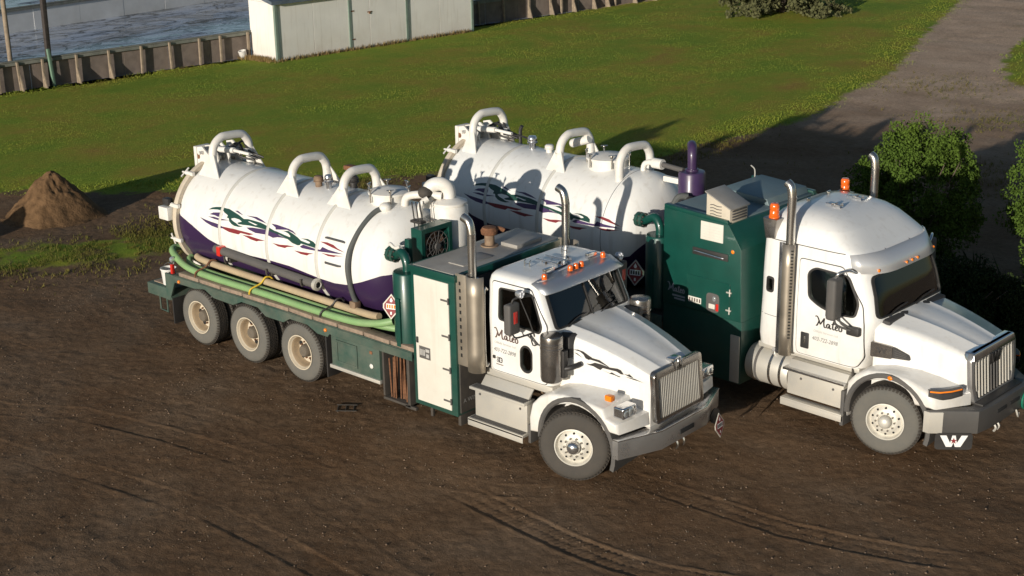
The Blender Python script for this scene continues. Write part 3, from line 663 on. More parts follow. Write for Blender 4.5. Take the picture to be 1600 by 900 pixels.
# roof: visor, marker lights, horn, hooks
v = MB()
for i in range(14):
    pass
A = []; B = []
for k in range(17):
    y = -.93+1.86*k/16; q = 1-abs(y/.95)**8
    A.append((-1.05+.02*q, y, 2.765-.05*(1-q))); B.append((-.80+.10*q, y, 2.625-.03*(1-q)))
v.rings([A,B],False,False); vis = v.build('sun_visor','visor',T1,60); vis.modifiers.new('thick','SOLIDIFY').thickness = .012
for y in (-.69,-.13,0,.13,.69):
    MB().lathe([(.001,.085),(.03,.08),(.042,.05),(.045,.0),(.001,0)],(-1.0 if abs(y) > .5 else -.97,y,2.742),'z',14).build('roof_marker_light','orange',T1,50)
for y in (-.50,.50):
    MB().box(-1.12,-1.05,y-.11,y+.11,2.765,2.855,.02).cyl((-1.1,y,2.73),(-1.1,y,2.78),.02,n=8).build('spot_lamp','chrome',T1,40)
for y0,x0 in ((-.42,-1.62),(.45,-1.62)):
    m = MB()
    for dx in (0,.10): m.tube([(x0+dx,y0,2.74),(x0+dx,y0,2.83),(x0+dx,y0+.03,2.85)],.010,6,3)
    m.cyl((x0,y0,2.80),(x0+.1,y0,2.80),.008,n=6); m.build('roof_cleat','steel',T1)
for y in (-.1,.12):
    MB().lathe([(.012,-1.62),(.013,-1.3),(.02,-1.22),(.04,-1.17),(.058,-1.15),(.05,-1.155),(.001,-1.2)],(0,y-.05,2.80),'x',14).cyl((-1.5,y-.05,2.73),(-1.5,y-.05,2.8),.012,n=6).build('air_horn','chrome',T1,40)
MB().ball((-1.42,-.16,2.77),.022).build('antenna_base','blackplastic',T1)
MB().tube([(-1.42,.38,2.74),(-1.38,.3,2.765),(-1.25,.2,2.765),(-1.15,.0,2.765),(-1.12,-.42,2.765)],.010,6,4).build('roof_cable','blackplastic',T1)
# lettering on the door
c1.print_side(stroke_polys([[(-1.70+x*.205, 1.765+y*.155) for x,y in st] for st in MATEO],.022),'brown_print',cab1,off=.0125)
c1.print_side(scale_polys(text_polys('403-722-2898',.092,.25),.86,1,-1.75,1.545),'grey_print',cab1,off=.0125)
c1.print_side(scale_polys(text_polys('Oilfield Services Ltd.',.055,.2),.95,1,-1.73,1.672),'pale_print',cab1,off=.0125)
c1.print_side([rpoly([(-1.69,1.375),(-1.57,1.375),(-1.57,1.46),(-1.69,1.46)],.03)],'black_print',cab1,'door_logo',.0125)
c1.print_side(stroke_polys([[(-1.655+.026*math.cos(t),1.418+.026*math.sin(t)) for t in np.linspace(R(50),R(310),8)],[(-1.655,1.418),(-1.63,1.418)],[(-1.61,1.392),(-1.61,1.444)],[(-1.61,1.444),(-1.588,1.432),(-1.608,1.418),(-1.586,1.404),(-1.61,1.392)]],.011),'white_decal',cab1,'door_logo',.015)
c1.print_side([[(-1.695+.016*k,1.335),(-1.685+.016*k,1.335),(-1.685+.016*k,1.352),(-1.695+.016*k,1.352)] for k in range(9)],'brown_print',cab1,'door_logo',.0125)
# hood: lofted nose
def hood(root, xs, material='white'):
    """xs: (x, half width, top z, crown, side bottom z, ridge y)"""
    m = MB(); rings = []
    for (x,w_,zt,cr,zb,ry) in xs:
        half = [(w_,zb),(w_*1.0,zb+(zt-zb)*.35),(w_*.995,zt-.16),(w_*.975,zt-.10),(w_*.93,zt-.055),(w_*.84,zt-.025),(ry+.035,zt-.006),(ry+.012,zt+.006),(ry-.012,zt+.007),(ry-.04,zt-.001),(ry*.5,zt+cr*.7),(0,zt+cr)]
        rings.append([(x,-y,z) for y,z in half]+[(x,y,z) for y,z in half[-2::-1]])
    m.rings(rings, True, True); return m.build('hood',material,root,28)
hx = []
for t in np.linspace(0,1,9):
    x = -.66+t*1.52; hx.append((x, .80+(.575-.80)*t**.9, 2.075+(1.715-2.075)*t-.03*t*t+.045*math.sin(PI*t), .03, .86, .53+(.30-.53)*t))
hood1 = hood(T1,hx)
HOODDECAL=[
  [(-0.397,1.806),(-0.331,1.819),(-0.237,1.806),(-0.161,1.768),(-0.086,1.735),(0.026,1.727),(0.120,1.685),(0.195,1.648),(0.101,1.672),(0.008,1.693),(-0.143,1.706),(-0.199,1.743),(-0.124,1.714),(-0.143,1.693),(-0.199,1.708),(-0.237,1.762),(-0.293,1.795)],
  [(-0.388,1.763),(-0.341,1.759),(-0.246,1.703),(-0.303,1.727)],
  [(-0.190,1.630),(-0.124,1.635),(-0.049,1.672),(0.045,1.669),(0.195,1.648),(0.325,1.657),(0.380,1.643),(0.427,1.587),(0.381,1.582),(0.307,1.610),(0.139,1.614),(0.083,1.616),(0.046,1.577),(-0.011,1.592),(-0.067,1.611),(-0.133,1.615)],
  [(0.064,1.590),(0.195,1.560),(0.232,1.581),(0.298,1.555),(0.381,1.542),(0.354,1.532),(0.279,1.547),(0.205,1.553)],
  [(0.427,1.596),(0.501,1.598),(0.510,1.614),(0.584,1.568),(0.529,1.569)],
  [(0.446,1.560),(0.602,1.559),(0.767,1.525),(0.694,1.535),(0.584,1.542)],
]

def hood_y(x, xs):
    for a,b in zip(xs,xs[1:]):
        if x <= b[0] or b is xs[-1]: t = (x-a[0])/(b[0]-a[0]); return a[1]+(b[1]-a[1])*t
flat_poly(HOODDECAL, lambda x,z: (x,-hood_y(x,hx)-.004,z), .1).build('hood_decal','black_print',hood1)
# fenders
def fender(root, poly, y_in, y_out, front_x, taper, arch_r, arch_mt, bev=.05, droop=.05):
    for s_ in (-1,1):
        m = MB().prism(poly,'xz',y_in,y_out,bev,4)
        def wf(c):
            x,y,z = c; f = (y-y_in)/(y_out-y_in)
            if x > .25: x -= taper*f*f*(x-.25)/max(.01,front_x-.25)
            if z > 1.0: z -= droop*f*f*min(1,(z-1.0)/.2)
            return (x,s_*y,z)
        fd = m.warp(wf).build('fender','white',root,38)
        a = MB(); n = 22; ri = []
        for k in range(n):
            t = PI*(-.10+1.13*k/(n-1)); ri.append([(arch_r*math.cos(t)*rr/arch_r*1.0, s_*yy, .56+rr*math.sin(t)) for rr,yy in ((arch_r+.055,y_out-.10),(arch_r+.06,y_out+.004),(arch_r+.0,y_out+.012),(arch_r-.02,y_out-.01),(arch_r-.02,y_in),(arch_r+.02,y_in))])
        a.rings(ri,True,True).build('wheel_arch_liner',arch_mt,fd,35)
    return
f1 = [(-.89,.52),(-.90,.75),(-.84,.98),(-.70,1.16),(-.50,1.27),(-.25,1.315),(.2,1.315),(.52,1.29),(.58,1.15),(.84,1.10),(.86,.92)]+arch(0,.55,.66,R(33),R(180))
fender(T1,f1,.56,1.20,.86,.12,.66,'greyplastic')
for s_ in (-1,1):
    hl = MB().box(.60,.79,s_*.96-.155,s_*.96+.155,1.13,1.30,.03,3).build('headlight','chrome',T1,40)
    MB().ball((.785,s_*.93,1.215),.075,(.35,1,1)).ball((.785,s_*1.05,1.215),.055,(.35,1,1)).build('headlight_lens','lens',hl,60)
    MB().box(.40,.52,s_*1.0-.05,s_*1.0+.05,1.31,1.40,.02).build('turn_signal','amber',T1,40)
    MB().box(-.93,-.88,min(s_*.88,s_*1.18),max(s_*.88,s_*1.18),.32,.62,.01).build('mud_flap','greyplastic',T1)
# grille
gr = MB()
def gx(z): return .885+(.955-.885)*(1.70-z)/(.76)
outer = rpoly([(-.585,.93),(-.585,1.71),(.585,1.71),(.585,.93)],.09); inner_ = rpoly([(-.50,1.0),(-.50,1.60),(.50,1.60),(.50,1.0)],.04)
fr = MB().prism(outer,'yz',-.05,.035,.012).warp(lambda c: (gx(c.z)+c.x,c.y,c.z)); hole = MB().prism(inner_,'yz',-.2,.2).warp(lambda c: (gx(c.z)+c.x,c.y,c.z))
grille = link('grille', boolean(fr,[('DIFFERENCE',hole)],'grille',40),'chromedark',T1)
MB().quad(*[(gx(z)-.03,y,z) for y,z in ((-.52,.98),(.52,.98),(.52,1.62),(-.52,1.62))]).build('grille_backing','dark',grille)
bar = MB().box(-.012,.022,-.011,.011,0,.62,.004,1).warp(lambda c: (c.x+(gx(c.z+.99)),c.y,c.z+.99)).mesh('grille_bar')
for k in range(24): link('grille_bar',bar,'aluminium',grille,loc=(0,-.485+.97*k/23,0))
em = MB()
for pl in emblem_w(): em.rings([[ (gx(1.66)+.03,y*.24,1.675+z*.27) for y,z in pl],[ (gx(1.66)+.055,y*.24,1.675+z*.27) for y,z in pl]])
em.box(gx(1.7)-.12,gx(1.7)+.02,-.10,.10,1.72,1.775,.02); em.build('nose_emblem','chrome',grille,20)
# bumper
bp = [(.70,-1.245),(.80,-1.25),(1.06,-.56),(1.06,.56),(.80,1.25),(.70,1.245),(.84,.5),(.84,-.5)]
b1 = MB().prism(bp,'xy',.57,.86,.012).build('bumper','bumper',T1,25)
MB().prism([(x+.008 if x>.75 else x,y*1.002) for x,y in bp],'xy',.852,.872,.004).build('bumper_lip','chrome',b1)
MB().box(1.05,1.075,-.12,.22,.66,.73,.01).build('bumper_slot','dark',b1)
for y in (-.16,.0): MB().tube([(1.02,y,.58),(1.06,y,.50),(1.03,y,.44)],.016,6,3).build('tow_hook','steel',b1)
MB().cyl((.99,.86,.60),(1.01,.86,.60),.12,n=20).build('bumper_disc','blackplastic',b1)
placard('hazard_placard',T1,(1.07,.88,.46),(1,.10,.1),.27,'dark')
# steps
sb = MB().box(-1.98,-.93,-1.20,-1.0,.48,.965,.02).build('step_box','aluminium',T1,30)
MB().prism([(-1.13,.98),(-1.01,1.11),(-.985,1.11),(-1.09,.965)],'yz',-1.92,-.96,.004).build('step_top_plate','aluminium',sb)
MB().box(-1.98,-.93,-.99,-.60,.45,.80,.02).build('battery_box','chassis',T1)
for z,yo in ((.965,-1.28),(.47,-1.33)):
    tr = MB().box(-2.02,-.91,yo,-1.10,z-.03,z+.012,.006).build('step_tread','aluminium',sb)
    g = MB()
    for i in range(4): g.box(-1.99,-.94,yo+.02+.04*i,yo+.04+.04*i,z+.012,z+.020)
    g.build('tread_grip','greypipe',tr)
MB().box(-2.02,-.91,-1.33,-1.32,.36,.47,.004).build('step_kick_plate','aluminium',sb)
bolt_dots('bolt_heads',sb,[(-1.87,-1.2,.86),(-1.06,-1.2,.84)],(0,-1,0),.022,'greypipe')
MB().tube([(-1.75,-.8,1.12),(-1.4,-.8,1.05),(-1.1,-.8,1.13)],.03,8,4).build('air_line','aluminium',T1)
MB().cyl((-1.25,-.7,1.02),(-.98,-.7,1.02),.09,n=16).build('air_filter_can','rustpipe',T1,40)
MB().box(-2.0,-.9,.72,1.22,.45,.97,.03).build('far_step_box','aluminium',T1)
# equipment cabinet behind the cab
cb = MB().box(-3.23,-2.30,-1.25,1.25,.37,2.66,.012).box(-3.26,-2.27,-1.275,1.275,2.56,2.665,.012).build('equipment_cabinet','green',T1,30)
MB().box(-3.20,-2.34,-1.22,1.22,2.655,2.672,.003).build('cabinet_top','top',cb)
dd = MB().box(-3.15,-2.42,-1.268,-1.24,.45,2.52,.008).build('cabinet_door','panel',cb,30)
for z in (.60,1.12,1.66,2.24): MB().cyl((-2.42,-1.275,z-.05),(-2.42,-1.275,z+.05),.013,n=8).box(-2.58,-2.42,-1.276,-1.266,z-.015,z+.015,.003).build('door_hinge','greypipe',dd)
MB().box(-3.13,-3.09,-1.285,-1.266,1.42,1.52,.008).build('door_latch','blackplastic',dd)
lab = MB().box(-3.08,-2.84,-1.273,-1.267,1.18,1.38,.003).build('warning_plate','greypipe',dd)
flat_poly([[(-3.065+.03*k,1.23),(-3.045+.03*k,1.23),(-3.045+.03*k,1.33),(-3.065+.03*k,1.33)] for k in range(4)]+[[(-2.94,1.30),(-2.86,1.30),(-2.86,1.35),(-2.94,1.35)],[(-2.93,1.21),(-2.87,1.21),(-2.87,1.27),(-2.93,1.27)]],lambda x,z:(x,-1.2745,z)).build('plate_text','pale_print',lab)
MB().box(-2.80,-2.45,.35,.95,2.66,2.73,.015).build('roof_hatch','top',cb); MB().box(-2.8,-2.48,-.85,-.2,2.66,2.69,.01).build('roof_panel','top',cb)
ch = MB().lathe([(.15,2.66),(.14,2.69),(.08,2.69),(.08,2.86),(.001,2.86)],(-2.92,.22,0),'z',18).build('vent_chimney','rustpipe',cb,35)
MB().lathe([(.085,2.85),(.13,2.87),(.14,2.93),(.11,2.98),(.001,2.99)],(-2.92,.22,0),'z',14).tube([(-2.92,.25,2.93),(-2.85,.36,2.94),(-2.78,.42,2.90)],.035,8,3).build('chimney_cap','rust',ch)
MB().box(-2.31,-2.275,-1.20,1.20,.42,2.54,.006).build('cabinet_front','chassis',cb)  # dark grey panel low down; higher up its colour paints shade over the green
flat_poly(scale_polys(text_polys('A WIN',.10,0),1,1,0,0),lambda u,v:(-2.2715,-1.15+u,.58+v)).build('cabinet_lettering','pale_print',cb)
MB().box(-2.33,-2.27,-1.22,-.8,.22,.39,.008).build('cabinet_foot','chassis',cb); MB().box(-2.95,-2.90,-1.2,-1.15,.2,.39,.004).build('cabinet_foot','chassis',cb)
# cooling fan and vacuum silencer behind the cabinet
fan = MB()
for (y0,y1,z0,z1) in ((-.60,-.52,2.3,2.98),(.02,.10,2.3,2.98),(-.52,.02,2.90,2.98),(-.52,.02,2.3,2.38)): fan.box(-3.86,-3.62,y0,y1,z0,z1,.006,1)
fan = fan.build('fan_housing','green',T1,30)
MB().quad((-3.8,-.52,2.38),(-3.8,.02,2.38),(-3.8,.02,2.9),(-3.8,-.52,2.9)).build('radiator_core','greypipe',fan)
g = MB()
for k in range(14):
    a = 2*PI*k/14; g.cyl((-3.63,-.25+.05*math.cos(a),2.64+.05*math.sin(a)),(-3.63,-.25+.25*math.cos(a),2.64+.25*math.sin(a)),.005,n=5)
for rr in (.10,.17,.25): g.tube([(-3.63,-.25+rr*math.cos(a),2.64+rr*math.sin(a)) for a in np.linspace(0,2*PI,25)],.005,5,0)
g.cyl((-3.64,-.25,2.64),(-3.6,-.25,2.64),.055,n=12); g.build('fan_guard','greypipe',fan,40)
m = MB()
for k in range(6):
    a = 2*PI*k/6; c,s_ = math.cos(a), math.sin(a); m.prism([(-.03,.05),(.03,.05),(.07,.23),(-.05,.23)],'yz',-3.70,-3.69).warp(lambda c_: c_) if False else m.quad(*[(-3.72+.03*q,-.25+u*c-v*s_,2.64+u*s_+v*c) for u,v,q in ((-.03,.05,0),(.03,.05,1),(.07,.23,1),(-.05,.23,0))])
m.build('fan_blade_set','rust',fan)
MB().box(-3.80,-3.71,-.80,-.72,1.25,2.86,.006).build('green_post','green',T1)
sc1 = MB().lathe([(.31,1.9),(.31,3.12),(.285,3.15),(.30,3.16),(.30,3.20),(.26,3.22),(.20,3.24),(.15,3.26)],(-3.95,.38,0),'z',32,True).build('vacuum_silencer','fittings',T1,40)
MB().tube([(-3.95,.38,3.24),(-3.95,.38,3.36),(-3.98,.35,3.45),(-4.06,.28,3.49),(-4.16,.20,3.45),(-4.20,.17,3.34),(-4.20,.17,3.1)],.115,16,5).build('silencer_elbow','fittings',sc1,50)
MB().tube([(-4.55,-.05,3.0),(-4.52,-.05,3.22),(-4.42,-.02,3.30),(-4.2,.12,3.32),(-3.98,.25,3.3)],.065,12,5).tube([(-4.15,-.1,2.9),(-4.12,-.1,3.2),(-4.05,0,3.3)],.05,10,5).build('suction_pipe','fittings',sc1,50)
MB().ball((-4.2,.1,3.36),.13,(1,1,.8)).build('blackened_valve','chassis',sc1)
m = MB()
for dx,y in ((0,-.34),(.06,-.31),(.12,-.28)): m.tube([(-4.02+dx,y,2.7),(-4.04+dx,y,3.05),(-4.08+dx,y,3.32)],.011,6,3)
m.box(-4.1,-3.86,-.37,-.25,2.98,3.02); m.build('control_levers','blackplastic',T1)
# tank
t1 = tank(T1,-9.6,-4.62,1.004,2.133,.62,(-8.32,-7.02,-5.73),0.,PURPLE,'tank_paint_swept')
hoop(t1,-9.12,3.66,.42,1.004,2.133); hoop(t1,-6.95,3.56,.40,1.004,2.133); hoop(t1,-5.66,3.54,.38,1.004,2.133)
fittings(t1,1.004,2.133,((-6.58,-.12,.085,.20,'rustpipe'),(-6.32,-.12,.07,.26,'chrome'),(-6.1,.25,.09,.22,'blackplastic')),(-4.98,.02,.32))
MB().cyl((-6.2,.32,3.1),(-6.2,.32,3.42),.05,n=10).box(-6.35,-6.0,.25,.40,3.38,3.46,.02).build('float_gauge','rust',t1)
rear_gear(t1,-9.6,2.133)
hs = [(-4.74,-.36,3.10),(-4.80,-.46,3.06),(-4.84,-.60,2.96),(-4.88,-.80,2.76),(-4.90,-.98,2.50),(-4.90,-1.05,2.25),(-4.90,-1.03,2.0),(-4.90,-.97,1.75),(-4.88,-.92,1.6)]
MB().tube(hs,.045,12,5).build('sight_hose','blackhose',t1,50)
MB().ball((-4.70,-.34,3.12),.10,(1.1,1,.8)).build('hose_boss','fittings',t1)
MB().box(-4.97,-4.83,-1.0,-.86,1.45,1.62,.02).build('drain_valve','rustpipe',t1)
for (xa,xb,th) in ((-5.57,-5.10,.455),(-5.50,-5.12,.055)):
    q = lambda x,o: (x,-(1.004+o)*math.cos(th),2.133+(1.004+o)*math.sin(th))
    MB().tube([q(xa,.0),q(xa+.04,.035),q(xb-.04,.035),q(xb,.0)],.016,8,0).build('handrail','greyplastic',t1)
# flange with elbow into the green scrubber
def scrubber(root, x, y, zt, zb, fx, fy, fz, r=.235):
    g = MB().lathe([(r,zb),(r,zt-.02),(r-.015,zt),(.001,zt+.01)],(x,y,0),'z',30).build('scrubber_cylinder','green',root,40)
    el = MB().tube([(x,y,zt-.03),(x,y,zt+.10),(x-.05,y+.01,zt+.21),(x-.15,y+.03,zt+.26),(fx+.12,fy,fz),(fx,fy+.02,fz)],.075,14,5).build('scrubber_elbow','green',g,50)
    MB().lathe([(.0,-.06),(.125,-.06),(.125,.0),(.10,.01),(.10,.03),(.125,.04),(.125,.09),(.0,.09)],axis='x',n=20).build('pipe_flange','green',el,35,loc=(fx+.04,fy,fz))
    m = MB()
    for k in range(8): a = 2*PI*k/8; m.cyl((-.08,.105*math.cos(a),.105*math.sin(a)),(.12,.105*math.cos(a),.105*math.sin(a)),.013,n=6)
    m.build('flange_bolts','chassis',el,loc=(fx+.04,fy,fz))
    MB().box(x-.03,x+.06,y-r-.03,y-r+.03,zb-.05,zb+.75,.005).build('cylinder_bracket','green',g)
scrubber(T1,-3.58,-.98,2.42,1.28,-4.02,-.90,2.60)
MB().tube([(-4.1,-.82,2.70),(-4.02,-.90,2.76),(-3.9,-.92,2.72),(-3.78,-.92,2.76)],.03,8,4).build('relief_spout','fittings',T1)
placard('hazard_placard',T1,(-3.72,-1.22,1.86),(.35,-1,.12),.29,'white')
MB().cyl((-3.66,-1.18,1.86),(-3.6,-1.0,1.86),.14,n=18).build('placard_disc','blackplastic',T1)
# deck
dk = MB().box(-9.5,-3.26,-1.2,1.2,1.08,1.16,.01).build('deck','chassis',T1)
for s_ in (-1,1):
    sk_ = [(-9.5,1.20),(-9.5,1.07),(-8.85,1.08),(-8.55,1.13),(-8.30,1.02),(-7.75,1.01),(-7.50,1.12),(-7.05,1.12),(-6.85,1.0),(-6.38,1.0),(-6.2,1.1),(-5.75,1.1),(-5.5,1.0),(-5.25,1.0),(-5.2,1.06),(-3.26,1.06),(-3.26,1.20)]
    MB().prism(sk_,'xz',s_*1.25-.02,s_*1.25+.02,.006,1).box(-9.5,-3.26,min(s_*1.05,s_*1.25),max(s_*1.05,s_*1.25),1.155,1.21,.008).build('deck_rail','green_dusty',T1,30)
pad = MB().box(-.30,.30,-.10,.10,0,.075,.02,2).mesh('deck_pad')
for k in range(10):
    for s_ in (-1,1):
        o = link('deck_pad',pad,'wood',T1,loc=(-9.05+k*.62,s_*1.14,1.208)); o.rotation_euler = (0,R(random.uniform(-1.2,1.2)),R(random.uniform(-1,1)))
# tail: bumper platform, gusset, light, flap
tb = MB().box(-10.36,-9.62,-1.25,1.25,.68,.90,.015).build('tail_bumper','green_dusty',T1)
MB().box(-10.28,-9.9,-1.15,1.15,.898,.915,.004).build('bumper_mat','wood',tb)
for s_ in (-1,1):
    MB().prism([(-9.75,.68),(-9.66,.68),(-9.40,1.20),(-9.75,1.20)],'xz',s_*1.23-.03,s_*1.23+.02,.006,1).build('tail_gusset','green_dusty',T1)
    MB().box(-9.64,-9.61,min(s_*.65,s_*1.23),max(s_*.65,s_*1.23),.22,.72,.004).build('mud_flap','blackplastic',T1)
    MB().box(-5.36,-5.33,min(s_*.65,s_*1.23),max(s_*.65,s_*1.23),.25,1.05,.004).build('mud_flap','blackplastic',T1)
    for x in (-6.7,-8.1): MB().prism(arch(x+.0,.5,.62,R(50),R(130),8)+arch(x,.5,.60,R(130),R(50),8),'xz',min(s_*.7,s_*1.2),max(s_*.7,s_*1.2)).build('splash_guard','greyplastic',T1)
    MB().tube([(-10.2,s_*1.1,.68),(-10.2,s_*1.1,.36),(-9.98,s_*1.1,.34),(-9.98,s_*1.1,.68)],.018,6,0).build('tail_step','green_dusty',tb)
MB().lathe([(.001,-.03),(.055,-.03),(.06,.0),(.05,.03),(.001,.04)],(-9.60,-1.16,1.46),'x',16).cyl((-9.58,-1.16,1.2),(-9.58,-1.16,1.46),.012,n=6).build('tail_lamp','lens',T1)
MB().box(-9.62,-9.56,-1.22,-1.16,1.2,1.38,.01).build('red_marker','red',T1)
for x in (-5.28,-9.3): MB().ball((x,-1.275,1.12),.032).build('side_marker_lamp','amber',T1)
# toolbox and rod pocket under the deck
tbx = MB().box(-5.22,-4.06,-1.22,-.6,.50,1.06,.012).build('toolbox','green_dusty',T1)
MB().box(-5.05,-4.62,-1.232,-1.218,.62,.96,.004).box(-5.09,-4.58,-1.240,-1.219,.95,.985,.004).box(-5.09,-4.58,-1.240,-1.219,.59,.625,.004).box(-5.09,-5.055,-1.240,-1.219,.62,.96,.004).box(-4.615,-4.58,-1.240,-1.219,.62,.96,.004).build('toolbox_door','green_dusty',tbx)
MB().box(-5.25,-4.04,-1.25,-1.18,.46,.52,.006).build('toolbox_rail','aluminium',tbx)
MB().ball((-4.25,-1.23,.72),.042,(1,.3,1)).build('white_cap','bucket',tbx); MB().box(-4.28,-4.22,-1.235,-1.215,.93,.98,.004).build('toolbox_catch','rust',tbx)
rk = MB().box(-4.0,-3.96,-1.22,-.75,.28,1.08,.004).box(-3.44,-3.38,-1.22,-.75,.22,1.08,.006).box(-4.0,-3.38,-1.22,-.75,.22,.26,.004).box(-4.0,-3.38,-.78,-.74,.26,1.08).box(-3.50,-3.26,-1.22,-1.16,.20,.25,.004).build('rod_rack','chassis',T1)
# grey pipe along the tank
gp = MB().cyl((-8.42,-1.04,1.87),(-5.72,-1.04,1.76),.075,n=18).build('tank_side_pipe','greypipe',T1,40)
MB().lathe([(.05,-.02),(.10,-.02),(.10,.05),(.06,.06),(.05,.05)],(-5.72,-1.04,1.76),'x',18).build('pipe_coupling','aluminium',gp)
MB().box(-8.30,-8.20,-1.125,-.955,1.78,1.95,.01).build('red_band','red',gp)
for x in (-8.05,-6.9,-6.0): MB().tube([(x,-.95,1.75),(x,-1.12,1.7),(x,-1.14,1.82)],.02,6,3).box(x-.04,x+.04,-1.05,-.85,1.68,1.76).build('pipe_bracket','chassis',gp)
# ============================================================ TRUCK 2 (behind, sleeper cab)
T2 = thing('vacuum_truck','white sleeper cab vacuum truck behind, with a tall dark green equipment box and purple silencer','truck',(3.05,4.89,0),-0.0449,'vacuum tank trucks parked side by side')
chassis(T2,-9.8,.85,(0,-6.4,-7.8,-9.2))
for s_ in (-1,1):
    wheel(T2,0,s_*1.25,side=s_,kind='s',steer=R(14),spin=.9,cap='rim_alloy')
    for i,x in enumerate((-6.4,-7.8,-9.2)): wheel(T2,x,s_*1.25,side=s_,kind='d',rim='rim_cream',spin=.7*i)
c2 = Cab([(1.14,-2.50,-.56,1.07,9),(1.30,-2.51,-.52,1.10,9),(1.93,-2.51,-.36,1.11,7.5),(2.30,-2.51,-.46,1.10,7.5),(2.62,-2.51,-.58,1.09,7),(2.86,-2.51,-.68,1.08,6.5),(2.92,-2.51,-.74,1.08,6),(3.04,-2.50,-.90,1.05,5),(3.16,-2.48,-1.06,.98,4.6),(3.26,-2.42,-1.24,.86,4.2),(3.33,-2.30,-1.42,.68,3.8),(3.36,-2.10,-1.6,.45,3.2)])
win2 = rpoly([(-1.50,2.12),(-1.54,2.50),(-1.42,2.60),(-.86,2.58),(-.66,2.20),(-.70,1.98),(-1.05,1.96),(-1.32,2.03)],.07)
slw2 = rpoly([(-2.29,2.06),(-2.29,2.27),(-2.17,2.27),(-2.17,2.06)],.04)
ws2 = rpoly([(-.93,1.98),(-.87,2.58),(.87,2.58),(.93,1.98)],.09)
dr2 = rpoly([(-1.70,1.17),(-1.70,2.70),(-.95,2.70),(-.60,2.16),(-.56,1.9),(-.56,1.34),(-.66,1.17)],.06)
cab2 = cab_parts(T2, c2, [win2, slw2], [dr2], ws2)
cab_interior(T2,-1.2,1.15)
for y0,y1 in ((-.7,-.15),(.08,.65)):
    MB().tube([(c2.front(y,z)+.02,y,z) for y,z in ((y0,1.97),((y0+y1)/2,2.03),(y1,2.05))],.011,6,4).build('wiper','blackplastic',T2)
MB().box(-2.46,-.62,-1.02,1.02,1.06,1.15,.02).build('cab_sill','aluminium',T2)
# seams of the sleeper: cap line and vertical joint
for s_ in (-1,1):
    m = MB()
    m.tube([(x,s_*(c2.side(x,2.90)+.001),2.90) for x in np.linspace(-2.44,-.95,16)],.007,6,0)
    m.tube([(-1.86,s_*(c2.side(-1.86,z)+.001),z) for z in np.linspace(1.16,3.0,14)],.006,6,0)
    m.tube([(x,s_*(c2.side(x,1.66)+.0005),1.66) for x in np.linspace(-2.40,-1.9,6)],.004,6,0)
    m.build('body_seam','blackplastic',cab2)
    MB().box(-1.62,-1.47,s_*1.11-.012,s_*1.11+.014,1.28,1.54,.02).warp(lambda c: (c.x,c.y,c.z)).build('door_handle','blackplastic',T2)
    MB().box(-1.56,-1.53,s_*1.11-.02,s_*1.11+.024,1.36,1.48,.008).build('handle_grip','steel',T2)
    # mirror
    mi = MB().box(-.98,-.82,s_*1.38-.115,s_*1.38+.115,1.98,2.62,.05,3).build('mirror','greyplastic',T2,40)
    MB().box(-.985,-.975,s_*1.38-.09,s_*1.38+.09,2.03,2.58,.004).build('mirror_face','chrome',mi)
    MB().tube([(-.9,s_*1.38,2.60),(-.86,s_*1.36,2.70),(-.78,s_*1.22,2.72),(-.74,s_*1.09,2.66)],.022,8,5).build('mirror_arm','chrome',mi,50)
    MB().tube([(-.9,s_*1.36,2.0),(-.88,s_*1.32,1.88),(-.76,s_*1.2,1.80),(-.68,s_*1.12,1.78)],.018,8,5).tube([(-.86,s_*1.38,2.0),(-.72,s_*1.24,1.86),(-.66,s_*1.12,1.80)],.016,8,4).build('mirror_arm','greyplastic',mi,50)
    MB().box(-.80,-.58,s_*1.13-.05,s_*1.13+.06,1.70,1.84,.03).build('mirror_base','blackplastic',mi,40)
    # beacons on brackets at the back corners
    MB().prism([(-2.40,3.22),(-2.14,3.22),(-2.18,2.92),(-2.34,2.90)],'xz',s_*1.02-.10,s_*1.02+.08,.012).build('beacon_bracket','chromedark',T2,30)
    MB().lathe([(.085,3.22),(.085,3.25),(.074,3.26),(.074,3.33),(.067,3.34),(.074,3.35),(.074,3.41),(.055,3.445),(.001,3.45)],(-2.27,s_*1.0,0),'z',20).build('beacon','orange',T2,40)
    # stacks
    st = stack_pipe(T2,-1.84,s_*1.18,1.15,3.86,.068,.10,s_,None)
    perforated_shield(st,-1.84,s_*1.19,1.13,2.93,.105,False,s_)
    pl = MB().box(-2.0,-1.90,s_*1.20-.03,s_*1.20+.03,1.12,2.93,.006).build('shield_plate','chrome',st,30)
    h = MB()
    for z in np.arange(1.42,2.86,.052): h.box(-1.80,-1.735,s_*1.289-.006,s_*1.289+.006,z,z+.020)
    h.warp(lambda c: (c.x, c.y-s_*max(0,(c.x+1.84))*.42, c.z)).build('shield_slots','dark',st,0)
    MB().tube([(-.74,s_*1.0,1.14),(-.70,s_*1.06,1.02)],.02).build('step_bracket','chassis',T2)
# roof fittings
for x,y in ((-2.13,-.28),(-2.13,.28)): MB().box(x-.03,x+.03,y-.02,y+.02,3.34,3.39,.01).cyl((x,y-.05,3.40),(x,y+.05,3.40),.014,n=8).build('roof_cleat','steel',T2)
for x,y in ((-1.58,-.30),(-1.58,.30)):
    MB().lathe([(.015,-.22),(.016,-.05),(.022,.02),(.05,.06),(.044,.055),(.001,.0)],(x,y,3.385),'x',14).box(x-.10,x-.04,y-.05,y+.05,3.33,3.42,.01).build('air_horn','chrome',T2,40)
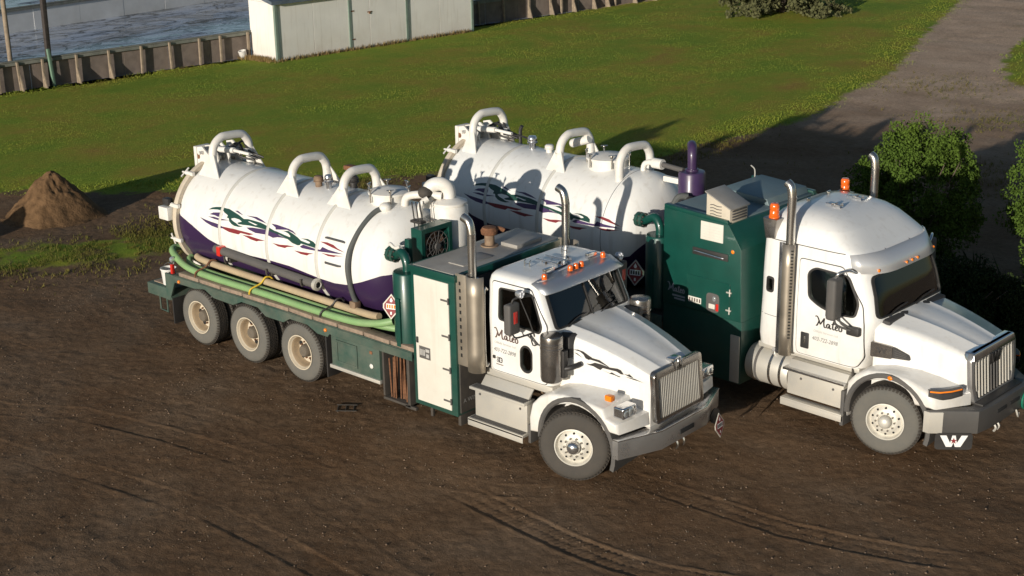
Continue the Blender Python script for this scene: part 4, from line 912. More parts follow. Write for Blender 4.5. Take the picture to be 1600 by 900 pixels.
# visor: curved chrome band round the windscreen top with lamps
A=[];B=[]
for k in range(25):
    t = k/24; y = -1.06+2.12*t; q = max(0,1-abs(y/1.08)**5)
    A.append((-.93+.28*q+.03, y, 2.90+.02*q)); B.append((-.88+.44*q+.04, y*1.01, 2.63+.01*q))
vis = MB().rings([A,B],False,False).build('sun_visor','bigvisor',T2,25); vis.modifiers.new('thick','SOLIDIFY').thickness = .014
for y in (-.80,-.16,0,.16,.80):
    q = 1-abs(y/1.08)**5; MB().ball((-.885+.40*q+.055,y,2.675),.028,(.7,1,1)).build('visor_marker_light','amber',vis,50)
for y in (-.35,.35): MB().prism([(-1.0,2.87),(-.66,2.87),(-.95,2.98)],'xz',y-.006,y+.006).build('visor_stay','greyplastic',vis)
# lettering
c2.print_side(stroke_polys([[(-1.345+x*.205, 1.70+y*.155) for x,y in st] for st in MATEO],.022),'black_print',cab2,off=.0125)
c2.print_side(scale_polys(text_polys('403-722-2898',.092,.25),.88,1,-1.42,1.455),'grey_print',cab2,off=.0125)
c2.print_side(scale_polys(text_polys('Oilfield Services Ltd.',.055,.2),.97,1,-1.40,1.59),'pale_print',cab2,off=.0125)
# hood
hx2 = []
for t in np.linspace(0,1,9):
    x = -.44+t*1.40; hx2.append((x, .95+(.66-.95)*t**.95, 1.955+(1.68-1.955)*t-.02*t*t+.035*math.sin(PI*t), .02, .86, .40+(.26-.40)*t))
hood2 = hood(T2,hx2)
f2 = [(-.70,.40),(-.72,.75),(-.70,.98),(-.58,1.16),(-.38,1.28),(-.1,1.33),(.3,1.32),(.62,1.26),(.90,1.18),(1.02,1.10),(1.03,.92)]+arch(0,.55,.66,R(33),R(180))
fender(T2,f2,.60,1.22,1.03,.34,.66,'greyplastic',.06,.05)
for s_ in (-1,1):
    # side intake with W plate
    yy = lambda x: s_*(hood_y(x,hx2)+.006)
    it = MB(); P = rpoly([(-.46,1.40),(-.46,1.62),(-.12,1.585),(.10,1.50),(.12,1.42)],.03)
    it.rings([[(x,yy(x)-s_*.03,z) for x,z in P],[(x,yy(x)+s_*.012,z) for x,z in P]]).build('hood_intake','blackplastic',hood2,20)
    P = rpoly([(-.47,1.39),(-.47,1.625),(-.15,1.595),(-.15,1.40)],.02)
    pl = MB().rings([[(x,yy(x)-s_*.02,z) for x,z in P],[(x,yy(x)+s_*.03,z) for x,z in P]]).build('intake_plate','chromedark',hood2,20)
    flat_poly([[(-.30+px*.16,1.50+pz*.16) for px,pz in q] for q in emblem_w()],lambda x,z:(x,yy(x)+s_*.0325,z)).build('plate_emblem','black_print',pl,0)
    g = MB()
    for k in range(4): g.tube([(-.12,yy(-.12)+s_*.014,1.44+.035*k),(.06,yy(.06)+s_*.014,1.435+.022*k)],.006,6,0)
    g.build('intake_slat','greyplastic',hood2)
    # slanted headlight on the fender corner
    def hp(u,z): # u 0..1 along the corner, outward
        t_ = [(.62,1.205),(.78,1.16),(.90,1.04),(.99,.86)]
        q = u*3; i = min(2,int(q)); f = q-i; a,b = t_[i],t_[i+1]; return Vector((a[0]+(b[0]-a[0])*f, s_*(a[1]+(b[1]-a[1])*f), z))
    def strip(nm, mt, zlo, zhi, u0, u1, out, par):
        m = MB(); A=[];B=[];C=[];D=[]
        for u in np.linspace(u0,u1,10):
            n_ = Vector((.6+.3*u,s_*(.8-.3*u),0)).normalized(); a,b = hp(u,zlo(u)),hp(u,zhi(u)); A.append(a-n_*.05);B.append(a+n_*out);C.append(b+n_*out);D.append(b-n_*.05)
        m.rings([A,B,C,D],False,False); 
        return m.build(nm,mt,par,50)
    hl = strip('headlight','blackplastic',lambda u:1.085+.07*abs(u-.45),lambda u:1.205+.04*u,.02,.98,.022,T2)
    strip('indicator_strip','amber',lambda u:1.182+.04*u,lambda u:1.203+.04*u,.06,.95,.030,hl)
    strip('headlight_lens','darklens',lambda u:1.115+.05*abs(u-.5),lambda u:1.165+.03*u,.15,.88,.027,hl)
    MB().ball((.02,s_*1.235,1.235),.034,(1.2,.5,1)).build('side_marker_lamp','amber',T2)
# grille
def gx2(z): return .96+.08*(1.70-z)/.78
outer = rpoly([(-.60,.90),(-.69,1.20),(-.69,1.60),(-.62,1.69),(.62,1.69),(.69,1.60),(.69,1.20),(.60,.90)],.04); inner_ = rpoly([(-.52,.97),(-.60,1.22),(-.60,1.53),(.60,1.53),(.60,1.22),(.52,.97)],.03)
fr = MB().prism(outer,'yz',-.05,.03,.012).warp(lambda c: (gx2(c.z)+c.x,c.y,c.z)); hole = MB().prism(inner_,'yz',-.2,.2).warp(lambda c: (gx2(c.z)+c.x,c.y,c.z))
grille2 = link('grille', boolean(fr,[('DIFFERENCE',hole)],'grille',40),'bumper',T2)
MB().prism(rpoly([(-.66,1.56),(-.62,1.69),(.62,1.69),(.66,1.56)],.03),'yz',-.12,.045,.02).warp(lambda c: (gx2(c.z)+c.x,c.y,c.z)).build('nose_trim','chrome',grille2)
MB().quad(*[(gx2(z)-.03,y,z) for y,z in ((-.56,.94),(.56,.94),(.62,1.56),(-.62,1.56))]).build('grille_backing','dark',grille2)
for k in range(13):
    y = -.55+1.10*k/12; zb = .98+.24*max(0,(abs(y)-.50)/.1)
    MB().box(-.02,.035,y-.012,y+.012,zb,1.555,.005,1).warp(lambda c: (gx2(c.z)+c.x,c.y,c.z)).build('grille_bar','aluminium' if k not in (5,6,7) else 'greyplastic',grille2,30)
em = MB()
for pl in emblem_w(): em.rings([[ (gx2(1.5)+.045,y*.26,1.49+z*.26) for y,z in pl],[ (gx2(1.5)+.065,y*.26,1.49+z*.26) for y,z in pl]])
em.box(gx2(1.5)+.03,gx2(1.5)+.045,-.17,.17,1.39,1.57,.005).build('nose_emblem','blackplastic',grille2,20)
# bumper
bp2 = [(.62,-1.255),(.70,-1.26),(1.24,-.80),(1.28,-.5),(1.28,.5),(1.24,.80),(.70,1.26),(.62,1.255),(1.05,.7),(1.05,-.7)]
b2 = MB().prism(bp2,'xy',.56,.92,.02).build('bumper','darkbumper',T2,25)
MB().prism([(.62,-1.262),(.712,-1.268),(.86,-1.135),(.78,-1.12)],'xy',.57,.90,.006).build('bumper_end_cap','aluminium',b2)
MB().box(1.272,1.29,-.30,-.02,.74,.80,.01).box(1.272,1.29,.1,.4,.74,.80,.01).build('bumper_slot','dark',b2)
MB().box(.98,1.20,-.62,.62,.915,.95,.01).build('bumper_top_pad','blackplastic',b2)
for y in (-.28,-.18): MB().tube([(1.22,y,.57),(1.27,y,.50),(1.24,y,.44)],.018,6,3).build('tow_hook','aluminium',b2)
MB().tube([(1.3,.28,.62),(1.33,.28,.54),(1.32,.33,.50),(1.31,.35,.56)],.014,6,4).build('tow_ring','aluminium',b2)
MB().cyl((1.285,.62,.68),(1.31,.62,.68),.16,n=20).build('bumper_disc','reflector',b2)
placard('hazard_placard',T2,(1.33,.66,.62),(1,-.05,.1),.33,'plain')
# mud flap with W and star, hanging under the bumper corner
nf = Vector((.65,-.76,0)).normalized(); rf_ = Vector((0,0,1)).cross(nf).normalized(); cf = Vector((.99,-1.02,.46))
def fl(u,v,h=0): return cf+rf_*u+Vector((0,0,1))*v+nf*h
P = rpoly([(-.27,-.14),(-.27,.12),(.27,.12),(.27,-.14)],.06)
mf = MB().rings([[fl(u,v,0) for u,v in P],[fl(u,v,.012) for u,v in P]]).build('mud_flap','blackplastic',T2,0)
flat_poly([[(u*.40,-.005+v*.30) for u,v in q] for q in [[(-.5,.3),(-.27,.3),(-.12,-.1),(-.06,.3),(.06,.3),(.12,-.1),(.27,.3),(.5,.3),(.26,-.3),(.06,-.3),(0,-.06),(-.06,-.3),(-.26,-.3)]]],lambda u,v: tuple(fl(u,v,.0145))).build('flap_emblem','white_decal',mf,0)
flat_poly(star(.055,0,.0),lambda u,v: tuple(fl(u,v,.0165))).build('flap_star','red_decal',mf,0)
for s_ in (-1,1): MB().box(-.78,-.72,s_*1.24-.28 if s_ > 0 else -1.24,s_*1.24 if s_ > 0 else -.96,.25,.82,.01).build('mud_flap','greyplastic',T2)
# tank drum and steps
for s_ in (-1,1):
    dr = MB().lathe([(.001,-2.62),(.24,-2.62),(.30,-2.58),(.315,-2.5),(.315,-1.86),(.29,-1.79),(.001,-1.79)],(0,s_*.90,.76),'x',32).build('fuel_drum','aluminium',T2,40)
    for x in (-2.38,-2.12,-1.92): MB().lathe([(.314,x-.025),(.322,x-.02),(.322,x+.02),(.314,x+.025)],(0,s_*.90,.76),'x',32).build('drum_band','steel' if x > -2.3 else 'greypipe',dr,40)
    MB().cyl((-2.13,s_*1.05,1.03),(-2.10,s_*1.09,1.11),.045,n=14).build('filler_cap','chrome',dr)
    sb = MB().box(-1.77,-.76,s_*1.20-.0 if s_ < 0 else .8,-.8 if s_ < 0 else 1.20,.50,.90,.02).prism([(-1.22*1,.9),(-1.12,1.05),(-.8,1.06),(-.8,.9)] if s_ < 0 else [(1.22,.9),(1.12,1.05),(.8,1.06),(.8,.9)],'yz',-1.77,-.72,.01).build('step_box','aluminium',T2,30)
    for z,yo in ((.93,1.27),(.44,1.30)):
        MB().box(-1.82,-.72,min(s_*(yo-.16),s_*yo),max(s_*(yo-.16),s_*yo),z-.025,z+.012,.006).build('step_tread','chrome' if z > .8 else 'aluminium',sb)
    MB().box(-1.82,-.72,min(s_*1.285,s_*1.30),max(s_*1.285,s_*1.30),.33,.43,.004).build('step_kick_plate','aluminium',sb)
    bolt_dots('bolt_heads',sb,[(-1.52,s_*1.2,.80),(-.94,s_*1.2,.78)],(0,s_,0),.022,'greypipe')
# equipment box
prof = [(-4.22,1.46),(-4.22,3.08),(-2.93,3.02),(-2.68,2.66),(-2.64,1.46)]
bx = MB().prism(prof,'xz',-1.26,1.26,.012).build('equipment_box','green',T2,30)
MB().prism([(-4.19,3.075),(-4.19,3.10),(-2.98,3.043),(-2.97,3.015)],'xz',-1.22,1.22,.003).build('box_top','bluetop',bx)
for y in (-1.20,1.20): MB().prism([(-4.22,3.07),(-4.22,3.14),(-2.97,3.08),(-2.95,3.01)],'xz',y-.05,y+.05,.006).build('top_rim','green',bx)
MB().prism([(-4.0,3.09),(-4.0,3.20),(-3.1,3.15),(-3.05,3.04)],'xz',.0,1.15,.02).build('top_hatch','bluetop',bx)
MB().box(-4.22,-2.64,-1.24,1.24,.40,1.455,.012).build('box_skirt','green',T2); MB().box(-2.84,-2.66,-1.255,-1.0,.42,1.22,.01).build('skirt_corner','aluminium',T2)
def front_panel(nm, mt, x0,x1,z0,z1, h=.006, skew=0., bev=.003): return MB().box(x0,x1,-1.26-h,-1.255,z0,z1,bev,1).build(nm,mt,bx,0)
front_panel('notice_board','panel',-3.47,-3.03,2.70,3.0,.008)
m = MB()
for k in range(5): m.box(-3.42,-3.08,-1.2695,-1.2675,2.75+.045*k,2.752+.045*k)
m.build('notice_lines','pale_print',bx,0)
gb = MB().box(-3.62,-2.92,-1.275,-1.255,2.42,2.54,.01).build('grab_recess','blackplastic',bx); MB().tube([(-3.58,-1.28,2.48),(-3.5,-1.30,2.49),(-3.1,-1.30,2.47),(-3.0,-1.28,2.46)],.014,8,4).build('grab_bar','chrome',gb)
ep = rpoly([(-3.72,1.50),(-3.72,2.06),(-2.86,2.06),(-2.86,1.50)],.03)
MB().prism(ep,'xz',-1.272,-1.258,.004).build('box_door','green',bx,0)
for z in (1.62,1.92): MB().box(-2.93,-2.83,-1.285,-1.26,z-.012,z+.012,.004).cyl((-2.86,-1.28,z-.06),(-2.86,-1.28,z+.06),.012,n=8).build('door_hinge','aluminium',bx)
lp = MB().prism(rpoly([(-3.32,1.52),(-3.32,1.84),(-3.06,1.84),(-3.06,1.52)],.08),'xz',-1.28,-1.26,.006).build('gauge_window','greypipe',bx)
MB().ball((-3.16,-1.283,1.75),.035,(1,.3,1.3)).build('gauge','lens',lp); MB().box(-3.12,-3.07,-1.29,-1.278,1.56,1.68,.01).build('red_handle','red',lp); MB().box(-3.26,-3.14,-1.288,-1.278,1.58,1.66,.01).build('dial_plate','panel',lp)
sg = MB().box(-3.68,-3.42,-1.278,-1.268,1.60,1.70,.004).build('warning_sticker','panel',bx); 
m = MB()
for k in range(5): m.box(-3.66+.05*k,-3.635+.05*k,-1.2805,-1.2785,1.62,1.68)
m.build('sticker_marks','brown_print',sg,0)
flat_poly(stroke_polys([[(-4.10+x*.15, 1.70+y*.14) for x,y in st] for st in MATEO],.017),lambda x,z:(x,-1.2625,z)).build('box_lettering','silver_print',bx)
flat_poly([[(-4.02,1.62),(-3.76,1.62),(-3.76,1.65),(-4.02,1.65)],[(-3.98,1.57),(-3.76,1.57),(-3.76,1.60),(-3.98,1.60)]],lambda x,z:(x,-1.2625,z)).build('box_lettering','silver_print',bx)
MB().ball((-2.84,-1.262,2.60),.032,(1,.4,1)).build('side_marker_lamp','amber',bx)
# louvred vent housing on the box top
vh = MB().prism([(-3.42,3.04),(-3.42,3.47),(-2.96,3.26),(-2.96,3.02)],'xz',-1.20,-.72,.012).build('vent_housing','beige',bx,30)
MB().prism([(-3.44,3.462),(-3.44,3.482),(-2.93,3.262),(-2.93,3.242)],'xz',-1.22,-.70,.003).build('vent_lid','top',vh)
for k in range(4): MB().box(-2.958,-2.94,-1.15,-.77,3.065+.045*k,3.085+.045*k,.003).build('louvre','greypipe',vh)
m = MB()
for k in range(4): m.tube([(-3.34,-1.203,3.12+.05*k),(-3.28,-1.205,3.13+.05*k),(-3.2,-1.205,3.115+.05*k),(-3.12,-1.203,3.12+.05*k)],.007,6,4)
m.build('vent_slots','greypipe',vh)
MB().tube([(-4.05,1.0,3.1),(-4.05,1.0,3.3),(-4.1,.95,3.38)],.012,6,4).build('lift_hook','aluminium',bx)
# tank
t2 = tank(T2,-9.88,-5.66,1.03,2.17,.58,(-8.63,-7.29),-.30,[(x-.28,z+.03) for x,z in PURPLE],'tank_paint_swept_sleeper')
MB().lathe([(1.02,-5.80),(1.031,-5.795),(1.031,-5.785),(1.02,-5.78)],(0,0,2.17),'x',72).build('weld_seam','greyplastic',t2,40)
hoop(t2,-9.50,3.74,.42,1.03,2.17,True,gw=.2); hoop(t2,-7.28,3.66,.42,1.03,2.17,True,gw=.24); hoop(t2,-5.88,3.62,.42,1.03,2.17,False)
fittings(t2,1.03,2.17,((-8.35,.0,.09,.26,'chrome'),(-7.92,.0,.085,.16,'fittings'),(-7.7,.0,.06,.10,'fittings')),(-6.5,.0,.36))
MB().cyl((-7.55,.25,3.38),(-7.2,.3,3.50),.08,n=14).ball((-7.55,.25,3.38),.08).build('hydraulic_ram','fittings',t2,40)
rear_gear(t2,-9.88,2.17)
MB().tube([(-9.3,.2,3.3),(-8.9,.25,3.32),(-8.5,.2,3.28)],.02,6,4).build('hydraulic_hose','blackplastic',t2)
MB().tube([(-8.95,.3,3.15),(-8.95,.3,3.4),(-8.9,.3,3.5)],.035,8,4).build('breather','blackplastic',t2)
MB().tube([(-5.72,.05,3.05),(-5.72,.05,3.28),(-5.62,.05,3.36),(-5.45,.05,3.37)],.05,12,4).cyl((-5.5,.05,3.37),(-5.3,.05,3.37),.09,n=14).build('suction_pipe','fittings',t2,40)
MB().cyl((-5.3,.05,3.37),(-4.85,.05,3.34),.045,n=12).build('suction_coupling','greypipe',t2)
MB().box(-5.35,-4.8,.12,.22,3.05,3.15,.02).build('white_bracket','fittings',t2)
ps = MB().lathe([(.235,2.0),(.235,3.30),(.215,3.335),(.10,3.35),(.001,3.35)],(-4.72,.12,0),'z',32).build('vacuum_silencer','purple',T2,40)
MB().tube([(-4.72,.12,3.33),(-4.72,.12,3.55),(-4.74,.14,3.66),(-4.79,.20,3.73),(-4.87,.29,3.74)],.082,16,5,cap=False).build('silencer_elbow','purple',ps,50)
MB().lathe([(.11,3.345),(.11,3.38),(.085,3.38)],(-4.72,.12,0),'z',20).build('elbow_collar','purple',ps)
MB().lathe([(.11,1.6),(.11,2.86),(.001,2.88)],(-4.72,-.35,0),'z',20).build('purple_filter','purple',T2,40)
MB().tube([(-4.72,-.35,2.86),(-4.66,-.3,2.98),(-4.55,-.2,2.98)],.06,10,4).build('filter_hose','blackhose',T2)
MB().cyl((-4.55,-.2,2.9),(-4.42,-.2,2.86),.11,n=16).build('air_intake','blackplastic',T2)
scrubber(T2,-4.52,-.98,2.50,1.28,-5.02,-.92,2.66)
placard('hazard_placard',T2,(-4.98,-1.05,1.75),(.35,-1,.1),.32,'dark')
# deck
MB().box(-9.8,-4.25,-1.2,1.2,1.08,1.17,.01).build('deck','chassis',T2)
for s_ in (-1,1):
    MB().box(-9.8,-4.25,s_*1.25-.02,s_*1.25+.02,1.0,1.2,.006).build('deck_rail','green_dusty',T2)
MB().box(-10.5,-9.8,-1.25,1.25,.68,.90,.015).build('tail_bumper','green_dusty',T2)
# ============================================================ GROUND
def surf_mat(name, turf=False):
    """packed dirt, gravelly up the driveway; with turf=True grass takes over where the mesh attribute 'turf' says so"""
    m = bpy.data.materials.new(name); m.use_nodes = True; n = m.node_tree.nodes; l = m.node_tree.links; b = n['Principled BSDF']
    b.inputs['Roughness'].default_value = .95; b.inputs['Specular IOR Level'].default_value = .15
    geo = n.new('ShaderNodeNewGeometry')
    def noise(sc, det=8, rough=.6, dist=0., vec=None):
        x = n.new('ShaderNodeTexNoise'); x.inputs['Scale'].default_value = sc; x.inputs['Detail'].default_value = det; x.inputs['Roughness'].default_value = rough; x.inputs['Distortion'].default_value = dist; l.new(vec or geo.outputs['Position'], x.inputs['Vector']); return x.outputs['Fac']
    def ramp(f, *st):
        r = n.new('ShaderNodeValToRGB'); e = r.color_ramp.elements; e[0].position = st[0]; e[0].color = (*st[1],1); e[1].position = st[-2]; e[1].color = (*st[-1],1)
        for k in range(2,len(st)-2,2): q = e.new(st[k]); q.color = (*st[k+1],1)
        l.new(f, r.inputs[0]); return r.outputs[0]
    def mix(f, a, c, typ='MIX'):
        x = n.new('ShaderNodeMix'); x.data_type = 'RGBA'; x.blend_type = typ
        if isinstance(f, float): x.inputs[0].default_value = f
        else: l.new(f, x.inputs[0])
        l.new(a, x.inputs[6]); l.new(c, x.inputs[7]); return x.outputs[2]
    def math_(op, a, b_=None, c=None):
        x = n.new('ShaderNodeMath'); x.operation = op
        for i,v in enumerate((a,b_,c)):
            if v is None: continue
            if isinstance(v,(int,float)): x.inputs[i].default_value = v
            else: l.new(v, x.inputs[i])
        return x.outputs[0]
    def rng_(f,a,b_,c=0.,d=1.):
        x = n.new('ShaderNodeMapRange'); [setattr(x.inputs[i+1],'default_value',v) for i,v in enumerate((a,b_,c,d))]; l.new(f,x.inputs[0]); return x.outputs[0]
    base = ramp(noise(.35,7,.62,.5), .32, (.145,.080,.040), .5, (.180,.110,.062), .70, (.215,.145,.092))
    c = mix(1., base, ramp(noise(7,10,.78), .28, (.55,.53,.50), .74, (1.32,1.33,1.34)), 'MULTIPLY')
    c = mix(ramp(noise(46,3,.8), .60, (0,0,0), .74, (1,1,1)), c, ramp(noise(20,2), .3, (.25,.18,.115), .7, (.36,.29,.21)))
    sp = n.new('ShaderNodeSeparateXYZ'); l.new(geo.outputs['Position'], sp.inputs[0])
    far = rng_(math_('MULTIPLY_ADD', noise(.25,5), 14., sp.outputs['Y']), 27, 37)
    grav = mix(1., ramp(noise(.5,6), .3, (.44,.31,.215), .7, (.60,.445,.325)), ramp(noise(9,10,.85), .3, (.52,.51,.50), .7, (1.4,1.38,1.36)), 'MULTIPLY'); c = mix(far, c, grav)
    wm = math_('MULTIPLY', ramp(noise(.6,8,.75,.6), .56, (0,0,0), .70, (1,1,1)), rng_(sp.outputs['Y'], 20, 30, 0., .5)); c = mix(wm, c, ramp(noise(8,4), .3, (.09,.10,.025), .7, (.17,.15,.05)))
    hgt = math_('ADD', math_('MULTIPLY', noise(34,8,.75), .4), math_('MULTIPLY', noise(8,7,.75), .9)); bstr = .55
    if turf:
        at = n.new('ShaderNodeAttribute'); at.attribute_name = 'turf'
        edge = math_('ADD', at.outputs['Fac'], math_('MULTIPLY_ADD', noise(1.4,8,.75,.5), 1.5, -.75)); tm = rng_(edge, .40, .62)
        mp = n.new('ShaderNodeMapping'); mp.inputs['Scale'].default_value = (1.6,.55,1); mp.inputs['Rotation'].default_value = (0,0,.12); l.new(geo.outputs['Position'], mp.inputs[0])
        tone = math_('ADD', math_('MULTIPLY', noise(.28,8,.66,.4), .62), math_('MULTIPLY', noise(.55,8,.72,.3,mp.outputs[0]), .38))
        g = ramp(tone, .36, (.31,.205,.048), .45, (.275,.262,.036), .54, (.205,.268,.028), .66, (.135,.232,.022))
        g = mix(1., g, ramp(noise(12,9,.82), .3, (.66,.68,.62), .72, (1.3,1.28,1.2)), 'MULTIPLY'); c = mix(tm, c, g)
        hgt = mix(tm, hgt, noise(15,9,.8))
    l.new(c, b.inputs['Base Color'])
    bp_ = n.new('ShaderNodeBump'); bp_.inputs['Strength'].default_value = .6; bp_.inputs['Distance'].default_value = .045; l.new(hgt, bp_.inputs['Height']); l.new(bp_.outputs[0], b.inputs['Normal']); return m
MT['dirt'] = surf_mat('yard_dirt'); MT['turf'] = surf_mat('lawn_turf', True)
def grass_mat(name, cols, base=True):
    m = bpy.data.materials.new(name); m.use_nodes = True; n = m.node_tree.nodes; l = m.node_tree.links; b = n['Principled BSDF']
    b.inputs['Roughness'].default_value = .8; b.inputs['Specular IOR Level'].default_value = .15
    geo = n.new('ShaderNodeNewGeometry')
    def noise(sc, det=6, rough=.6): x = n.new('ShaderNodeTexNoise'); x.inputs['Scale'].default_value = sc; x.inputs['Detail'].default_value = det; x.inputs['Roughness'].default_value = rough; l.new(geo.outputs['Position'], x.inputs['Vector']); return x.outputs['Fac']
    r = n.new('ShaderNodeValToRGB'); e = r.color_ramp.elements
    e[0].position = .28; e[0].color = (*cols[0],1); e[1].position = .74; e[1].color = (*cols[2],1); k = r.color_ramp.elements.new(.5); k.color = (*cols[1],1)
    a = n.new('ShaderNodeMath'); a.operation = 'MULTIPLY_ADD'; a.inputs[1].default_value = .28; l.new(noise(2.,7,.7), a.inputs[0])
    a2 = n.new('ShaderNodeMath'); a2.operation = 'MULTIPLY'; a2.inputs[1].default_value = .75; l.new(noise(.30,7,.65), a2.inputs[0]); l.new(a2.outputs[0], a.inputs[2]); l.new(a.outputs[0], r.inputs[0])
    mx = n.new('ShaderNodeMix'); mx.data_type = 'RGBA'; mx.blend_type = 'MULTIPLY'; mx.inputs[0].default_value = 1.; l.new(r.outputs[0], mx.inputs[6])
    r2 = n.new('ShaderNodeValToRGB'); r2.color_ramp.elements[0].position = .3; r2.color_ramp.elements[0].color = (.8,.8,.8,1); r2.color_ramp.elements[1].position = .7; r2.color_ramp.elements[1].color = (1.2,1.17,1.1,1)
    l.new(noise(22,6,.8), r2.inputs[0]); l.new(r2.outputs[0], mx.inputs[7]); l.new(mx.outputs[2], b.inputs['Base Color'])
    if base:
        bp_ = n.new('ShaderNodeBump'); bp_.inputs['Strength'].default_value = .4; bp_.inputs['Distance'].default_value = .05; l.new(noise(16,7,.8), bp_.inputs['Height']); l.new(bp_.outputs[0], b.inputs['Normal'])
    else: b.inputs['Subsurface Weight'].default_value = 0.
    return m
MT['blades'] = grass_mat('grass_blades', ((.28,.19,.045),(.205,.240,.032),(.145,.225,.026)), False)
MT['weeds'] = grass_mat('weeds', ((.15,.105,.035),(.12,.105,.025),(.085,.11,.02)), False)

def vnoise(X, Y, sc, seed, octv=4):
    """value noise on arrays"""
    out = np.zeros_like(X); amp = 1.; tot = 0.
    for o in range(octv):
        f = sc*2**o; x = X*f+seed*13.7+o*5.1; y = Y*f-seed*7.3+o*3.3; xi = np.floor(x).astype(int); yi = np.floor(y).astype(int); xf = x-xi; yf = y-yi
        def h(a,b_): v = np.sin(a*127.1+b_*311.7+seed*74.7)*43758.5453; return v-np.floor(v)
        u = xf*xf*(3-2*xf); v = yf*yf*(3-2*yf)
        out += amp*((h(xi,yi)*(1-u)+h(xi+1,yi)*u)*(1-v)+(h(xi,yi+1)*(1-u)+h(xi+1,yi+1)*u)*v); tot += amp; amp *= .5
    return out/tot-.5
TRACKS = [ # polyline, half width, depth, tread strength
 ([(-1.28,-1.24),(-.51,-1.31),(.35,-1.41),(1.23,-1.47),(2.03,-1.45),(2.58,-1.33),(3.3,-1.08),(4.2,-.7)],.21,1.,1.),
 ([(.18,.55),(.86,.62),(1.63,.62),(2.36,.65),(3.15,.70),(3.93,.85),(4.72,1.1),(5.6,1.5)],.20,1.,1.),
 ([(-3.27,-1.22),(-1.81,-1.3),(-.66,-.89),(.09,-.35),(.5,.0)],.16,.35,.3),
 ([(.48,2.18),(.8,1.9),(1.18,1.59)],.10,.6,.3), ([(.82,2.46),(1.3,2.0),(1.66,1.71)],.10,.6,.3),
 ([(-13,-4.4),(-8.96,-3.97),(-7.85,-3.23),(-5.97,-2.82),(-3.81,-2.54)],.20,.42,.3), ([(-12,-5.4),(-7.58,-4.77),(-5.63,-4.33),(-3.3,-3.99),(-1.62,-4.01),(.5,-4.1)],.20,.42,.3),
 ([(-14,-2.2),(-9.5,-2.3),(-6,-1.9),(-3,-1.75),(-1.3,-1.6)],.18,.2,.15), ([(-3.8,-2.54),(-2.6,-2.7),(-1,-2.9),(1,-3.3)],.18,.2,.2)]
def ground_z(X, Y):
    Z = vnoise(X,Y,.22,3,4)*.10+vnoise(X,Y,1.6,5,3)*.030+vnoise(X,Y,7,9,2)*.016
    for pl, hw, dp, tr in TRACKS:
        P = np.array(pl); best = np.full(X.shape, 1e9); sb = np.zeros_like(X); sg = np.zeros_like(X); s0 = 0.
        for a, c_ in zip(P, P[1:]):
            d = c_-a; L = np.hypot(*d); t = np.clip(((X-a[0])*d[0]+(Y-a[1])*d[1])/L**2, 0, 1)
            dx = X-a[0]-t*d[0]; dy = Y-a[1]-t*d[1]; D = np.hypot(dx,dy); q = D < best
            best = np.where(q, D, best); sb = np.where(q, s0+t*L, sb); sg = np.where(q, dx*d[1]-dy*d[0], sg); s0 += L
        fade = np.clip(sb/.5,0,1)*np.clip((s0-sb)/.7,0,1)
        inside = np.clip((hw-best)/.03,0,1); rim = np.exp(-((best-hw-.045)/.035)**2); lip = np.exp(-((best-hw)/.022)**2)
        tread = np.clip(np.sin(2*PI*(sb/.10+.30*np.sign(sg)*best/hw))*1.6,-1,1)*.5+.5
        w_ = .7+.7*vnoise(X,Y,1.2,17,2)
        fade = np.clip(sb/1.3,0,1)*np.clip((s0-sb)/1.2,0,1)*np.clip(.85+1.1*vnoise(X,Y,.9,71,3),.35,1.1)
        Z += fade*dp*w_*(-.016*inside+.018*rim-.017*lip+tr*.022*tread*np.clip((hw*.85-best)/.03,0,1)*np.clip(best/.03-.4,0,1))
    return Z
def grid_sheet(name, x0,x1,y0,y1,st, material, edge=1.0):
    xs = np.arange(x0,x1+1e-6,st); ys = np.arange(y0,y1+1e-6,st); X,Y = np.meshgrid(xs,ys); Z = ground_z(X,Y)
    e = np.minimum(np.minimum(X-x0,x1-X),np.minimum(Y-y0,y1-Y)); Z -= (.05 if edge < .9 else .03)*np.clip(1-e/edge,0,1)
    nx,ny = len(xs),len(ys); co = np.stack([X,Y,Z],-1).reshape(-1,3).astype(np.float32)
    i = np.arange((ny-1)*(nx-1)); r_,c_ = i//(nx-1), i%(nx-1); q = np.stack([r_*nx+c_,r_*nx+c_+1,(r_+1)*nx+c_+1,(r_+1)*nx+c_],1)
    return np_mesh(name, co, q, material)
def np_mesh(name, co, faces, material, smooth=True):
    me = bpy.data.meshes.new(name); nf,k = faces.shape
    me.vertices.add(len(co)); me.vertices.foreach_set('co', np.ascontiguousarray(co,dtype=np.float32).ravel())
    me.loops.add(nf*k); me.loops.foreach_set('vertex_index', np.ascontiguousarray(faces,dtype=np.int32).ravel())
    me.polygons.add(nf); me.polygons.foreach_set('loop_start', np.arange(0,nf*k,k,dtype=np.int32)); me.polygons.foreach_set('loop_total', np.full(nf,k,dtype=np.int32))
    if smooth: me.polygons.foreach_set('use_smooth', np.ones(nf,dtype=bool))
    me.update(calc_edges=True); me.validate(); return link(name, me, material)
def struct(o): o['kind'] = 'structure'; return o
def stuff(o, label=None, cat=None):
    o['kind'] = 'stuff'
    if label: o['label'] = label; o['category'] = cat
    return o
struct(MB().quad((-400,-300,-.10),(300,-300,-.10),(300,400,-.10),(-400,400,-.10)).build('ground','dirt'))

def inside(poly, X, Y):
    r_ = np.zeros(X.shape, bool); n = len(poly)
    for i in range(n):
        (x1,y1),(x2,y2) = poly[i-1],poly[i]; c_ = ((y1 > Y) != (y2 > Y)); r_ ^= c_ & (X < (x2-x1)*(Y-y1)/((y2-y1) if y2 != y1 else 1e-9)+x1)
    return r_
